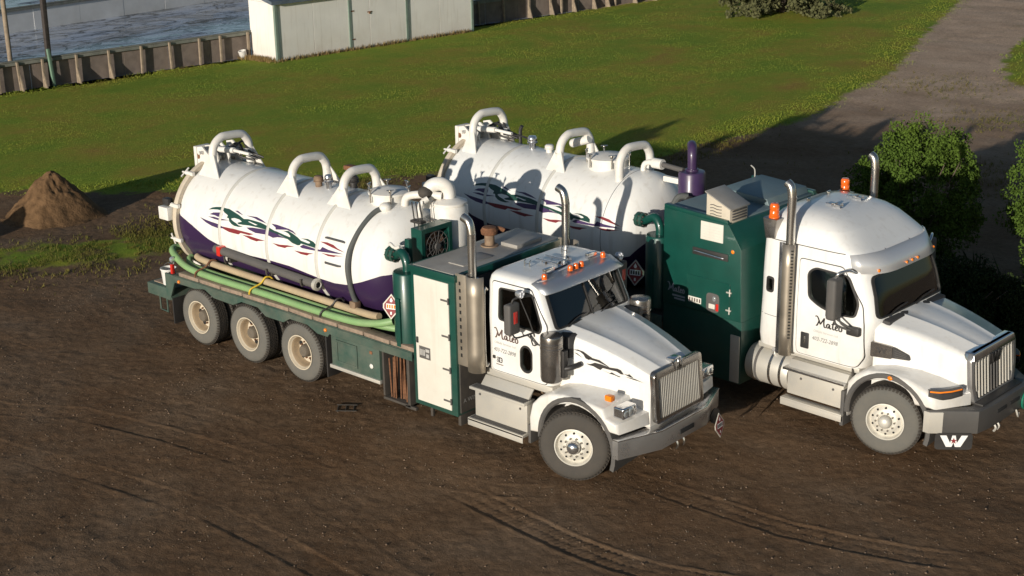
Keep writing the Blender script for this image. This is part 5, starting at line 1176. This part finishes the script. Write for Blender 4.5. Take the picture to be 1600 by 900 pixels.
# lawn sheet: irregular edge against the dirt
def jag(P, amp, step, seed):
    out = []; rs = random.Random(seed)
    for a,b_ in zip(P,P[1:]):
        a = Vector(a); b_ = Vector(b_); L = (b_-a).length; k = max(1,int(L/step)); nn = Vector((-(b_-a).y,(b_-a).x)).normalized()
        for i in range(k): out.append(tuple(a+(b_-a)*i/k+nn*rs.uniform(-amp,amp)))
    return out
E1 = [(-40,-14),(-30,-4),(-24.5,1.0),(-21.9,3.6),(-19.6,5.2),(-18.2,6.6),(-16.6,7.6),(-15.4,10.2),(-13.6,12.8),(-11.6,14.4),(-10.4,15.5),(-10.75,17.4),(-10.75,18.9),(-10.35,20.9),(-10.2,23.6),(-10.55,25.7),(-11.3,28.5),(-11.5,31.3),(-12.8,35.0),(-14.4,39.3),(-16.0,44.4),(-17.7,49.4),(-22,60),(-30,85)]
LAWN = jag(E1,.14,.35,4)+[(-60,85),(-60,42),(-29.6,42.5),(-33.0,18.5),(-34.45,8.4),(-38,-14)]
ISL = jag([(-2,29.5),(-6.2,31.0),(-8.2,33.2),(-9.6,36.2),(-10.6,39.2),(-11.3,42.0),(-10.5,46),(-4,50),(10,46),(8,32),(-2,29.5)],.12,.4,8)
struct(grid_sheet('yard',-19.5,8.5,-8.6,9.4,.031,'dirt'))
struct(grid_sheet('driveway',-19.0,6.0,9.0,52.0,.15,'dirt',.6))
struct(grid_sheet('verge',-40,-19,-12,9,.15,'dirt',.6))
RINK_B = [(-34.35,8.4),(-32.75,20.5)]
def sheet(name, poly, z, material):
    m = MB(); b = bmesh.new(); vs = [b.verts.new((x,y,z)) for x,y in poly]; b.faces.new(vs); bmesh.ops.triangulate(b, faces=b.faces[:], ngon_method='EAR_CLIP'); m.add(b); L_ = len(poly); m.rings([[(x,y,z-.0) for x,y in poly],[(x,y,-.25) for x,y in poly]],False,True); return struct(m.build(name, material, None, 0))
def edge_dist(poly, X, Y):
    P = np.array(poly); D = np.full(X.shape, 1e9)
    for a,c_ in zip(P, np.roll(P,-1,0)):
        d = c_-a; t = np.clip(((X-a[0])*d[0]+(Y-a[1])*d[1])/max(1e-9,(d**2).sum()),0,1); D = np.minimum(D, np.hypot(X-a[0]-t*d[0], Y-a[1]-t*d[1]))
    return np.where(inside(poly,X,Y), D, -D)
def turf_sheet(name, poly, x0,x1,y0,y1,st):
    xs = np.arange(x0,x1,st); ys = np.arange(y0,y1,st); X,Y = np.meshgrid(xs,ys); sd = edge_dist(poly,X,Y); nx,ny = len(xs),len(ys)
    T = np.clip(.5+sd/1.0,0,1)*(.62 if name == 'weedy_verge' else 1); Z = ground_z(X,Y)*np.clip(1-(sd-.3)/2.5,.35,1)+.008+.04*np.clip(sd/1.5,0,1)
    Z = np.where(sd < -.45, Z-.05*np.clip((-.45-sd)/.3,0,2), Z)
    i = np.arange((ny-1)*(nx-1)); r_,c_ = i//(nx-1), i%(nx-1); q = np.stack([r_*nx+c_,r_*nx+c_+1,(r_+1)*nx+c_+1,(r_+1)*nx+c_],1)
    q = q[(sd.ravel()[q] > -.9).any(1)]; u,inv = np.unique(q, return_inverse=True); co = np.stack([X,Y,Z],-1).reshape(-1,3)[u]
    o = np_mesh(name, co, inv.reshape(-1,4), 'turf'); at = o.data.attributes.new('turf','FLOAT','POINT'); at.data.foreach_set('value', T.ravel()[u].astype(np.float32)); return struct(o)
E1D = [p for p in E1]; LAWN_S = E1+[(-60,85),(-60,42),(-29.6,42.5),(-33.0,18.5),(-34.45,8.4),(-38,-14)]
ISL_S = [(-2,29.5),(-6.2,31.0),(-8.2,33.2),(-9.6,36.2),(-10.6,39.2),(-11.3,42.0),(-10.5,46),(-4,50),(10,46),(8,32)]
VERGE = [(-17.6,.5),(-16.2,-.9),(-15.0,.6),(-14.0,2.6),(-13.9,4.6),(-15.0,5.6),(-15.9,4.2),(-16.4,2.4),(-17.3,1.6)]
turf_sheet('weedy_verge', VERGE, -19,-12.5,-2.5,7.5,.12); turf_sheet('lawn', LAWN_S, -42,-8,-15,62,.17); turf_sheet('lawn_island', ISL_S, -13,10,28,51,.2)
def blades(name, X, Y, Zb, h0, h1, wd, material, per=2, lean=.5):
    X = np.repeat(X,per); Y = np.repeat(Y,per); Zb = np.repeat(Zb,per); n = len(X); X = X+rng.normal(0,.02,n); Y = Y+rng.normal(0,.02,n)
    a = rng.uniform(0,2*PI,n); h = np.repeat(h0,per)+rng.uniform(0,1,n)*np.repeat(h1-h0,per) if np.ndim(h0) else rng.uniform(h0,h1,n); w_ = wd*rng.uniform(.7,1.3,n); la = rng.uniform(0,2*PI,n); ll = h*rng.uniform(0,lean,n)
    dx,dy = np.cos(a)*w_,np.sin(a)*w_
    A = np.stack([X-dx,Y-dy,Zb],1); B = np.stack([X+dx,Y+dy,Zb],1); C_ = np.stack([X+np.cos(la)*ll,Y+np.sin(la)*ll,Zb+h],1)
    co = np.stack([A,B,C_],1).reshape(-1,3); return np_mesh(name, co, np.arange(n*3).reshape(-1,3), material, False)
n = 620000; X = rng.uniform(-37,-8.5,n); Y = rng.uniform(-6,58,n); d = np.hypot(X-12.2,Y+14.85); k = rng.uniform(0,1,n) < np.clip((33/d)**1.7,0,1); X,Y = X[k],Y[k]
def by_edge(poly, X, Y): s_ = edge_dist(poly,X,Y)+1.5*vnoise(X,Y,1.3,51,3); return rng.uniform(0,1,len(X)) < np.clip((s_+.25)/.7,0,1)
k = by_edge(LAWN_S,X,Y) ; X,Y = X[k],Y[k]
hv = 1+.5*np.clip(vnoise(X,Y,.6,61,3)*3,-.8,1)
stuff(blades('lawn_grass',X,Y,ground_z(X,Y)*.35+.03,.012*hv,.046*hv,.009,'blades',2,.8),'short green lawn with brownish patches behind the trucks','grass')
n = 24000; X = rng.uniform(-13,9,n); Y = rng.uniform(28.5,50,n); k = by_edge(ISL_S,X,Y); X,Y = X[k],Y[k]
stuff(blades('island_grass',X,Y,np.full(len(X),.02),.03,.08,.011,'blades',2,.7),'green grass patch at the right edge beside the gravel drive','grass')
# rough weeds between the pile, the yard and the lawn
def weed_patch(cx, cy, sx, sy, n, rot=0.):
    u = rng.normal(0,1,n); v = rng.normal(0,1,n); c_,s_ = math.cos(rot),math.sin(rot); return cx+u*sx*c_-v*sy*s_, cy+u*sx*s_+v*sy*c_
W = [weed_patch(-15.9,.7,.75,.7,1500,.9),weed_patch(-15.5,2.6,.55,.9,2600,.4),weed_patch(-15.0,3.8,.5,.8,2000,.5),weed_patch(-16.8,6.0,.45,.9,1600,.3),weed_patch(-17.0,-.3,.6,.5,700,.6),weed_patch(-14.2,2.6,.6,.8,500,.6),weed_patch(-14.8,8.8,.5,1.6,1800,.3),weed_patch(-12.2,14.2,1.2,.5,1600,.6),weed_patch(-10.3,18.3,.35,1.8,900,0),weed_patch(-9.4,30.5,1.6,1.2,700,.3),weed_patch(-5.6,26.5,1.4,.9,700,.3),weed_patch(-2.5,20.5,2.2,1.2,1500,.3)]
X = np.concatenate([a for a,_ in W]); Y = np.concatenate([b_ for _,b_ in W]); k = vnoise(X,Y,2.2,31,2) > -.14; X,Y = X[k],Y[k]
W_ = (X,Y)
stuff(blades('weeds',X,Y,ground_z(X,Y)-.02,.03,.13,.013,'weeds',2,.9),'rough yellow green weeds between dirt pile and yard','weeds')
# loose stones on the dirt
def stones(name, n, x0,x1,y0,y1, r0, r1, material, seed):
    rg = np.random.default_rng(seed); X = rg.uniform(x0,x1,n); Y = rg.uniform(y0,y1,n); k = vnoise(X,Y,.5,41,3) > -.10; X,Y = X[k],Y[k]; n = len(X)
    base = np.array([(1,0,0),(-1,0,0),(0,1,0),(0,-1,0),(0,0,.7),(0,0,-.7)],float); F = np.array([(0,2,4),(2,1,4),(1,3,4),(3,0,4),(2,0,5),(1,2,5),(3,1,5),(0,3,5)])
    r_ = r0+(r1-r0)*rg.uniform(0,1,n)**4; V = base[None]*r_[:,None,None]*rg.uniform(.6,1.3,(n,6,1)); a = rg.uniform(0,2*PI,n); c_,s_ = np.cos(a)[:,None],np.sin(a)[:,None]
    V = np.stack([V[...,0]*c_-V[...,1]*s_,V[...,0]*s_+V[...,1]*c_,V[...,2]],-1)+np.stack([X,Y,ground_z(X,Y)+.2*r_],-1)[:,None]
    Fi = (F[None]+(np.arange(n)*6)[:,None,None]).reshape(-1,3); return np_mesh(name, V.reshape(-1,3), Fi, material, False)
MT['stone'] = mat('pale_stones', (.21,.17,.125), .9, var=.5, vscale=18.); MT['clod'] = mat('dirt_clods', (.17,.115,.075), .95, var=.35, vscale=9.)
stuff(stones('gravel',9000,-15,8,-8,8.5,.004,.013,'stone',5),'small pale stones scattered over the dark dirt yard','gravel')
stuff(stones('dirt_clods',12000,-15,8,-8,8.5,.006,.022,'clod',6),'small clods of dirt scattered over the yard','dirt')
# dirt piles
def pile(name, label, cx, cy, r_, h, seed):
    th = np.linspace(0,2*PI,121)[:-1]; rr = np.linspace(0,1.4,60); T_,RR = np.meshgrid(th,rr); fu = np.abs(np.cos(T_-.73)); fv = np.abs(np.sin(T_-.73)); shp = 1/((fu/.70)**1.3+(fv/.72)**1.3)**(1/1.25)
    rad = RR*r_*shp*(1+.15*vnoise(np.cos(T_)*1.5+seed,np.sin(T_)*1.5,1.,seed,2))
    X = rad*np.cos(T_); Y = rad*np.sin(T_); Z = h*(np.clip(1-RR,0,1)**1.1-.10*np.exp(-(RR/.10)**2))+.13*np.clip(1-RR/1.4,0,1)**1.3
    q_ = np.clip(1-RR/1.5,0,1); Z += .5*h*RR*q_*vnoise(X+seed*3,Y,1.1,seed,4)+q_*(vnoise(X,Y,4.,seed+2,3)*.22+.09*vnoise(X,Y,13,seed+5,2))
    Z -= (RR/1.4)**8*.12
    co = np.stack([X,Y,Z],-1).reshape(-1,3); n = 120; F = []
    for i in range(59):
        j = np.arange(n); F.append(np.stack([i*n+j,i*n+(j+1)%n,(i+1)*n+(j+1)%n,(i+1)*n+j],1))
    o = np_mesh(name, co, np.concatenate(F), 'pile_dirt'); o.location = (cx,cy,-.02); return tag(o,label,'dirt pile','dirt piles by the lawn')
MT['pile_dirt'] = mat('pile_dirt', (.145,.085,.043), .95, spec=.1, var=.3, vscale=5., bump=.9, bscale=22.)
pile('dirt_pile','pointed brown dirt pile at the lawn edge left of the trucks',-18.9,3.25,1.85,1.08,3)
pile('dirt_pile','low dirt heap beyond the left end of the yard',-17.6,-4.6,2.3,1.75,8)

# ============================================================ rink, boards, shed
def rink_mat():
    m = bpy.data.materials.new('wet_concrete'); m.use_nodes = True; n = m.node_tree.nodes; l = m.node_tree.links; b = n['Principled BSDF']; geo = n.new('ShaderNodeNewGeometry')
    mp = n.new('ShaderNodeMapping'); mp.inputs['Scale'].default_value = (1.,.45,1); l.new(geo.outputs['Position'], mp.inputs[0])
    def noise(sc,det=7,rough=.65,dist=.6): x = n.new('ShaderNodeTexNoise'); x.inputs['Scale'].default_value = sc; x.inputs['Detail'].default_value = det; x.inputs['Roughness'].default_value = rough; x.inputs['Distortion'].default_value = dist; l.new(mp.outputs[0], x.inputs['Vector']); return x.outputs['Fac']
    r = n.new('ShaderNodeValToRGB'); r.color_ramp.elements[0].position = .34; r.color_ramp.elements[0].color = (.04,.04,.045,1); r.color_ramp.elements[1].position = .52; r.color_ramp.elements[1].color = (.42,.46,.54,1); l.new(noise(.9,9,.7,1.2),r.inputs[0])
    ln = n.new('ShaderNodeMath'); ln.operation = 'SUBTRACT'; ln.inputs[1].default_value = .5; l.new(noise(.55,8,.62,2.2), ln.inputs[0]); la = n.new('ShaderNodeMath'); la.operation = 'ABSOLUTE'; l.new(ln.outputs[0], la.inputs[0])
    lm = n.new('ShaderNodeMapRange'); lm.inputs[1].default_value = .008; lm.inputs[2].default_value = .035; l.new(la.outputs[0], lm.inputs[0])
    lx = n.new('ShaderNodeMix'); lx.data_type = 'RGBA'; lx.inputs[6].default_value = (.035,.036,.036,1); l.new(lm.outputs[0], lx.inputs[0]); l.new(r.outputs[0], lx.inputs[7]); l.new(lx.outputs[2], b.inputs['Base Color'])
    sm = n.new('ShaderNodeMath'); sm.operation = 'MULTIPLY_ADD'; sm.inputs[1].default_value = .7; sm.inputs[2].default_value = .12; l.new(lm.outputs[0], sm.inputs[0]); l.new(sm.outputs[0], b.inputs['Specular IOR Level'])
    r2 = n.new('ShaderNodeMapRange'); r2.inputs[1].default_value = .46; r2.inputs[2].default_value = .60; r2.inputs[3].default_value = .05; r2.inputs[4].default_value = .45; l.new(noise(.45,6,.6,.9), r2.inputs[0]); l.new(r2.outputs[0], b.inputs['Roughness'])
    
    bp_ = n.new('ShaderNodeBump'); bp_.inputs['Strength'].default_value = .12; bp_.inputs['Distance'].default_value = .03; l.new(noise(3.,5), bp_.inputs['Height']); l.new(bp_.outputs[0], b.inputs['Normal']); return m
MT['rink'] = rink_mat()
sheet('rink_floor',[(-34.35,4),(-34.4,8.4),(-32.75,20.5),(-29.6,42.5),(-30,48),(-62,48),(-62,-4),(-36,-4)],.02,'rink')
MT['board'] = mat('weathered_board', (.155,.125,.11), .85, var=.35, vscale=3., dirt=(.26,.20,.15), dirt_amt=.6, bump=.2)
MT['post'] = mat('weathered_post', (.30,.235,.165), .85, var=.25, vscale=7., dirt=(.13,.10,.08), dirt_amt=.5, bump=.2)
MT['greenpost'] = mat('green_post_paint', (.12,.24,.17), .7, var=.2, vscale=6., dirt=(.2,.17,.12), dirt_amt=.5)
MT['darkpost'] = mat('dark_post', (.045,.036,.032), .85, var=.3, vscale=8.)
MT['cap'] = mat('grey_cap_rail', (.20,.185,.165), .8, var=.25, vscale=4., dirt=(.09,.15,.11), dirt_amt=.5)
MT['whiteboard'] = mat('white_rink_board', (.66,.66,.66), .6, var=.06, dirt=(.4,.38,.35), dirt_amt=.4, vscale=2.)
def boards(label, a, b_, h, npan, posts, mt='board', out=1):
    a = Vector((*a,0)); b_ = Vector((*b_,0)); L = (b_-a).length; d = (b_-a).normalized(); ang = math.atan2(d.y,d.x)
    t = thing('rink_boards',label,'fence',a,ang,'boards round the rink')
    # local x along, local -y towards the lawn side when out=1
    pw = L/npan
    for k in range(npan):
        o = MB().box(k*pw+.006,(k+1)*pw-.006,-.012,.012,.02,h-.04+random.uniform(-.015,.015),.003,1).build('board',mt,t,0); o.location = (0,random.uniform(-.008,.008),0)
    for k in range(max(1,npan//2)):
        MB().box(k*L/max(1,npan//2)+.004,(k+1)*L/max(1,npan//2)-.004,-.11,.05,h-.04,h+.0,.006,1).box(k*L/max(1,npan//2)+.004,(k+1)*L/max(1,npan//2)-.004,-.10,-.06,h-.16,h-.05,.004,1).build('cap_rail','cap',t,30)
    for s_ in posts:
        ln = random.uniform(-.05,.05); mtp = 'post'
        o = MB().box(-.038,.038,-.19,-.10,-.05,h-.045,.008,1).warp(lambda c: (c.x+c.z*ln,c.y-.0*(h-c.z),c.z)).build('post',mtp,t,30); o.location = (s_,0,0)
        MB().prism([(-.10,.0),(-.42,.0),(-.12,.75)],'yz',s_-.02,s_+.02).build('brace','post',t,0) if (int(s_*7)%3 == 0) else None
    return t
boards('weathered grey rink boards with leaning posts left of the white shed',(-34.45,8.2),(-32.85,20.5),1.06,7,[.5,2.35,3.1,3.95,5.2,6.45,7.7,8.9,10.1,11.0,12.2])
boards('dark rink boards with pale posts right of the white shed',(-31.9,28.6),(-29.7,43.0),1.06,8,[3.2,4.6,6.0,7.3,7.95,8.65,9.9,10.75,11.3,12.5,13.8])
boards('white far boards across the wet rink',(-45.8,12.0),(-47.6,34.0),1.1,9,[],'whiteboard')
MB_ = MB().box(-.08,.08,-.08,.08,-.1,4.2,.012).build('tall_post','darkpost'); MB_.location = (-33.95,12.45,0); MB_.rotation_euler = (R(-1.0),R(0),0); tag(MB_,'tall dark wooden post standing against the rink boards','post')
o = MB().box(-.05,.05,-.05,.05,-.05,1.35,.008).build('green_stake','greenpost'); o.location = (-33.70,12.42,0); o.rotation_euler = (R(4),0,0); tag(o,'short green stake leaning at the foot of the tall dark post','post')
o = MB().box(-.05,.05,-.05,.05,-.05,1.05,.008).build('green_stake','greenpost'); o.location = (-33.75,15.45,0); o.rotation_euler = (R(7),0,0); tag(o,'thin green stake leaning on the rink boards midway to the shed','post')
o = MB().cyl((0,0,-.1),(0,0,4.2),.085,n=14).build('rink_pole','post'); o.location = (-35.2,11.70,0); tag(o,'pale brown pole inside the rink at the left edge','pole')
# shed
MT['shedwall'] = mat('white_plywood', (.76,.735,.69), .75, var=.05, vscale=1.2, dirt=(.50,.42,.33), dirt_amt=.5, zdirt=(.05,1.2), streak=.28)
MT['shedgreen'] = mat('shed_green_trim', (.15,.22,.185), .8, var=.15, vscale=6., dirt=(.2,.17,.13), dirt_amt=.4)
MT['roof'] = mat('blue_grey_roofing', (.095,.12,.15), .7, var=.25, vscale=3., bump=.3)
sd = Vector((.09,1.0,0)).normalized(); SH = thing('shed','long white plywood shed with green trim and double doors by the rink','shed',(-31.06,20.33,0),math.atan2(sd.y,sd.x))
LS = 9.82; DS = 1.75; HF = 2.22     # local x along the front, local +y back from the lawn
edges = [0.,1.72,3.44,4.42,6.30,8.05,LS]
for i in range(len(edges)-1):
    a,b_ = edges[i],edges[i+1]; dr_ = i in (2,3)
    pn = MB().box(a+.008,b_-.008,(-.03 if dr_ else 0.),.02,.09 if dr_ else .05,HF,.004,1).build('door' if dr_ else 'wall_panel','shedwall',SH,0)
    if i == 3: MB().box(a-.12,a+.10,-.05,-.03,1.42,1.46,.006).box(a-.04,a+.02,-.065,-.03,1.36,1.46,.006).build('latch','rust',pn)
    if i == 2:
        for z in (.45,1.55): MB().box(a+.0,a+.22,-.042,-.03,z-.025,z+.025,.003).build('hinge','rust',pn)
MB().box(-.0,.025,.0,DS,.03,HF,.003).box(LS-.025,LS,.0,DS,.03,HF,.003).box(0,LS,DS-.02,DS,.03,HF).build('wall_panel','shedwall',SH,0)
for a in (0.,3.44,6.30,LS): MB().box(a-.055,a+.055,-.055,.03 if 0 < a < LS else .06,.03,HF,.006,1).build('trim','shedgreen',SH)
MB().box(-.03,LS+.03,-.05,-.005,.0,.09,.006).build('base_board','cap',SH)
MB().prism([(-.22,HF-.03),(-.22,HF+.10),(DS+.15,HF+.55),(DS+.15,HF+.42)],'yz',-.28,LS+.28,.01).build('roof','roof',SH,0)
MB().prism([(0,HF-.02),(DS,HF-.02),(DS,HF+.40),(0,HF+.02)],'yz',.0,.02).build('gable','shedwall',SH,0)
pb = MB().lathe([(.11,0),(.125,.02),(.15,.30),(.16,.31),(.155,.33),(.12,.33),(.10,.05),(.001,.05)],axis='z',n=20).build('pail','bucket'); pb.location = (-32.75,20.05,0.02); pb.rotation_euler = (R(14),0,0); tag(pb,'small white pail in dry grass at the shed corner','pail')
X,Y = weed_patch(-32.0,20.1,.45,.12,700,.1); X2 = -31.06+.09*rng.uniform(0,9.6,900)+rng.normal(.10,.06,900); Y2 = 20.33+(X2*0)+rng.uniform(0,9.6,900); X2 = -31.06+.09*(Y2-20.33)+np.abs(rng.normal(.08,.07,900))
MT['drygrass'] = grass_mat('dry_grass', ((.30,.19,.08),(.24,.17,.07),(.12,.12,.03)), False)
stuff(blades('dry_grass',np.concatenate([X,X2]),np.concatenate([Y,Y2]),np.zeros(len(X)+900),.05,.25,.016,'drygrass',2,.6),'dry straw coloured grass along the foot of the shed','grass')

# ============================================================ shrubs and spruce
MT['leaf'] = grass_mat('shrub_leaves', ((.045,.070,.012),(.070,.120,.018),(.105,.155,.022)), False); MT['leaf_shaded'] = grass_mat('shaded_leaves', ((.014,.022,.008),(.022,.036,.010),(.032,.048,.012)), False)  # second leaf colour is darkened to stand in for deep shade
MT['needle'] = grass_mat('spruce_needles', ((.075,.068,.030),(.095,.100,.045),(.13,.125,.060)), False); MT['bark'] = mat('bark', (.10,.075,.055), .9, var=.3, vscale=8., bump=.4)
def leaves(name, centres, rad, per, size, material, parent, up=.3, seed=1):
    rg = np.random.default_rng(seed); C_ = np.repeat(np.array(centres),per,0); n = len(C_); R_ = np.repeat(np.array(rad),per)
    p = rg.normal(0,1,(n,3)); p /= np.linalg.norm(p,axis=1)[:,None]; p = C_+p*(R_*rg.uniform(.35,1,n)**.6)[:,None]
    a = rg.normal(0,1,(n,3)); a[:,2] += up; a /= np.linalg.norm(a,axis=1)[:,None]; b_ = np.cross(a,rg.normal(0,1,(n,3))); b_ /= np.linalg.norm(b_,axis=1)[:,None]
    s_ = size*rg.uniform(.6,1.35,n)[:,None]; v = np.stack([p-a*s_*.2,p+b_*s_*.42+a*s_*.35,p+a*s_,p-b_*s_*.42+a*s_*.35],1).reshape(-1,3)
    o = np_mesh(name, v, np.arange(n*4).reshape(-1,4), material, False); o.parent = parent; return o
def shrub(label, x, y, rx, ry, h, n, mt, seed, per=150, size=.044, group='shrubs beside the trucks'):
    rg = np.random.default_rng(seed); t = thing('shrub',label,'shrub',(x,y,0),0,group); cs = []; rs = []
    while len(cs) < n:
        p = rg.uniform(-1,1,3); q = np.linalg.norm(p*[1,1,1])
        if q > 1 or q < .45: continue
        z = h*(.52+.5*p[2]); k = 1+.16*math.sin(5*math.atan2(p[1],p[0])+seed)
        if z < .1: continue
        cs.append((p[0]*rx*k,p[1]*ry*k,z+rg.uniform(-.08,.10))); rs.append(rg.uniform(.13,.26))
    leaves('foliage',cs,rs,per,size,mt,t,.8,seed)
    m = MB()
    for k in range(9):
        a = rg.uniform(0,2*PI); m.tube([(.12*math.cos(a),.12*math.sin(a),-.05),(rx*.35*math.cos(a),ry*.35*math.sin(a),h*.4),(rx*.7*math.cos(a+.3),ry*.7*math.sin(a+.3),h*.82)],lambda u:.035*(1-.75*u),6,4)
    m.build('stem','bark',t,50); return t
shrub('large rounded green shrub behind the sleeper cab, its top in sun',-.82,12.1,1.27,1.15,3.0,330,'leaf',2)
shrub('tall green shrub cut by the right edge behind the sleeper cab',2.45,12.4,1.45,1.25,3.45,360,'leaf',5)
shrub('low dark shrub in shade just behind the sleeper cab hood',1.6,9.4,1.2,.8,1.2,150,'leaf_shaded',9)
shrub('dark shrub in shade at the right edge beyond the grille',4.0,9.8,1.1,.8,1.2,130,'leaf_shaded',12)
shrub('small dark shrub in shade behind the sleeper roof',-.4,9.8,.9,.7,1.0,90,'leaf_shaded',15)
X,Y = weed_patch(1.8,9.6,2.3,1.3,5200,.1); k = (Y > 7.1) & (Y < 13.5); X,Y = X[k],Y[k]
stuff(blades('undergrowth',X,Y,ground_z(X,Y)-.02,.12,.5,.022,'leaf_shaded',3,.8),'dark tall grass in the shade round the shrubs','undergrowth')
# spruce
SP = thing('spruce_tree','spruce tree with low drooping branches standing on the lawn','tree',(-22.6,42.2,0))
MB().tube([(0,0,-.1),(0,.03,4),(.02,0,11.5)],lambda u:.22*(1-.93*u),10,6).build('trunk','bark',SP,50)
rg = np.random.default_rng(77); cs=[]; rs=[]; br = MB()
for k in range(190):
    z = .35+10.6*(k/190)**1.15; L = 2.85*(1-z/11.6)**.85*rg.uniform(.75,1.1); a = k*2.399+rg.uniform(-.3,.3)
    dr = .30 if z < 5 else .12; e = Vector((L*math.cos(a),L*math.sin(a),z-dr*L*.45)); s0 = Vector((0,0,z)); mid = s0.lerp(e,.5)+Vector((0,0,.12*L*.3))
    if k % 2 == 0: br.tube([s0,mid,e],lambda u:.03*(1-.8*u),5,3)
    for q in np.linspace(.25,1,max(3,int(L*3.2))):
        p = s0.lerp(e,q); cs.append((p.x+rg.normal(0,.10),p.y+rg.normal(0,.10),max(.12,p.z+rg.normal(0,.06)))); rs.append(.16+.12*(1-q))
br.build('branch','bark',SP,50); leaves('crown',cs,rs,34,.13,'needle',SP,-.1,3)

# ============================================================ things carried on the front truck, loose things
def W1(p): return (p[0],p[1]+1.25,p[2])
def hose(label, mt, P, r_=.062, cat='hose', name='suction_hose', grp='suction hoses lying on the deck of the front truck'):
    o = MB().tube([W1(p) for p in P], r_, 14, 6).build(name, mt, None, 60); return tag(o,label,cat,grp)
hose('green suction hose along the deck edge, looping at the tail','greenhose',[(-3.95,-.98,1.50),(-4.2,-1.08,1.43),(-4.7,-1.13,1.36),(-5.6,-1.15,1.345),(-7,-1.14,1.35),(-8.4,-1.14,1.345),(-9.1,-1.13,1.37),(-9.52,-1.08,1.45),(-9.88,-.95,1.55),(-9.88,-.74,1.55),(-9.5,-.62,1.45),(-9.0,-.64,1.36),(-8.2,-.70,1.30),(-7.2,-.74,1.28)])
hose('second green suction hose lying inside the outer one','greenhose',[(-3.98,-.80,1.30),(-4.4,-.93,1.32),(-5.2,-.99,1.34),(-6.6,-1.0,1.35),(-8.2,-1.0,1.34),(-9.2,-.98,1.36),(-9.45,-.90,1.42),(-9.5,-.80,1.45)],.060)
hose('tan suction hose lying on top of the green hoses','tanhose',[(-4.28,-.98,1.50),(-4.6,-.96,1.47),(-5.4,-.95,1.47),(-6.9,-.94,1.48),(-8.15,-.93,1.49),(-9.0,-.90,1.50),(-9.25,-.86,1.52)],.062)
for i,(x,mt,lb) in enumerate(((-7.2,'strap','yellow strap tied round the hoses at mid deck'),(-8.75,'rust','rusty tie holding the hoses near the tail'),(-5.35,'blackplastic','black tie round the hoses ahead of the wheels'))):
    o = MB().tube([W1(p) for p in ((x-.10,-1.235,1.30),(x-.06,-1.22,1.40),(x,-1.05,1.47),(x+.05,-.97,1.575),(x+.08,-.87,1.55),(x+.10,-.82,1.40))],.016,8,5).build('tie_strap',mt); tag(o,lb,'strap')
bk = thing('bucket','white plastic pail with a wire handle on the tail of the front truck','bucket',W1((-9.88,-1.08,.918)))
MB().lathe([(.001,.0),(.115,.0),(.14,.28),(.152,.285),(.152,.31),(.138,.31),(.132,.285),(.108,.02),(.001,.02)],axis='z',n=26).build('pail','bucket',bk)
MB().tube([(-.15,0,.29),(-.12,.02,.35),(0,.03,.40),(.12,.02,.35),(.15,0,.29)],.005,6,5).build('handle','steel',bk); MB().lathe([(.001,.2),(.128,.2)],axis='z',n=20).build('contents','hub',bk)
rr = random.Random(5)
rod = MB().cyl((0,0,0),(0,0,1),.013,n=8).mesh('rusty_rod')
for k in range(16):
    x = -3.92+.030*k+rr.uniform(-.008,.008); y = -1.15+rr.uniform(0,.22); h = rr.uniform(.58,.80)
    o = link('rusty_rod',rod,'rust',None,loc=W1((x,y,.262))); o.scale = (1,1,h); o.rotation_euler = (rr.uniform(-.06,.06),rr.uniform(-.05,.05),0); tag(o,'rusty iron rod standing in the side rack of the front truck','rod','rusty rods in the side rack')
gz = lambda x,y: float(ground_z(np.array([x]),np.array([y]))[0])
gm = MB()
for k in range(3): gm.box(-.15+.13*k,-.135+.13*k,-.13,.13,0,.014,.003,1)
for y in (-.12,.11): gm.box(-.17,.17,y-.008,y+.008,.012,.024,.003,1)
o = gm.build('metal_grate','chassis'); o.location = (-4.50,-.34,gz(-4.50,-.34)+.004); o.rotation_euler = (0.03,.04,.75); tag(o,'small dark metal grate half sunk in the dirt beside the toolbox','grate')
for o in list(bpy.data.objects):
    if o.name.split('.')[0] in ('wheel_nuts','hand_holes','flange_bolts','bolt_heads','wing_nuts','shield_slots','tread'): o['kind'] = 'stuff'
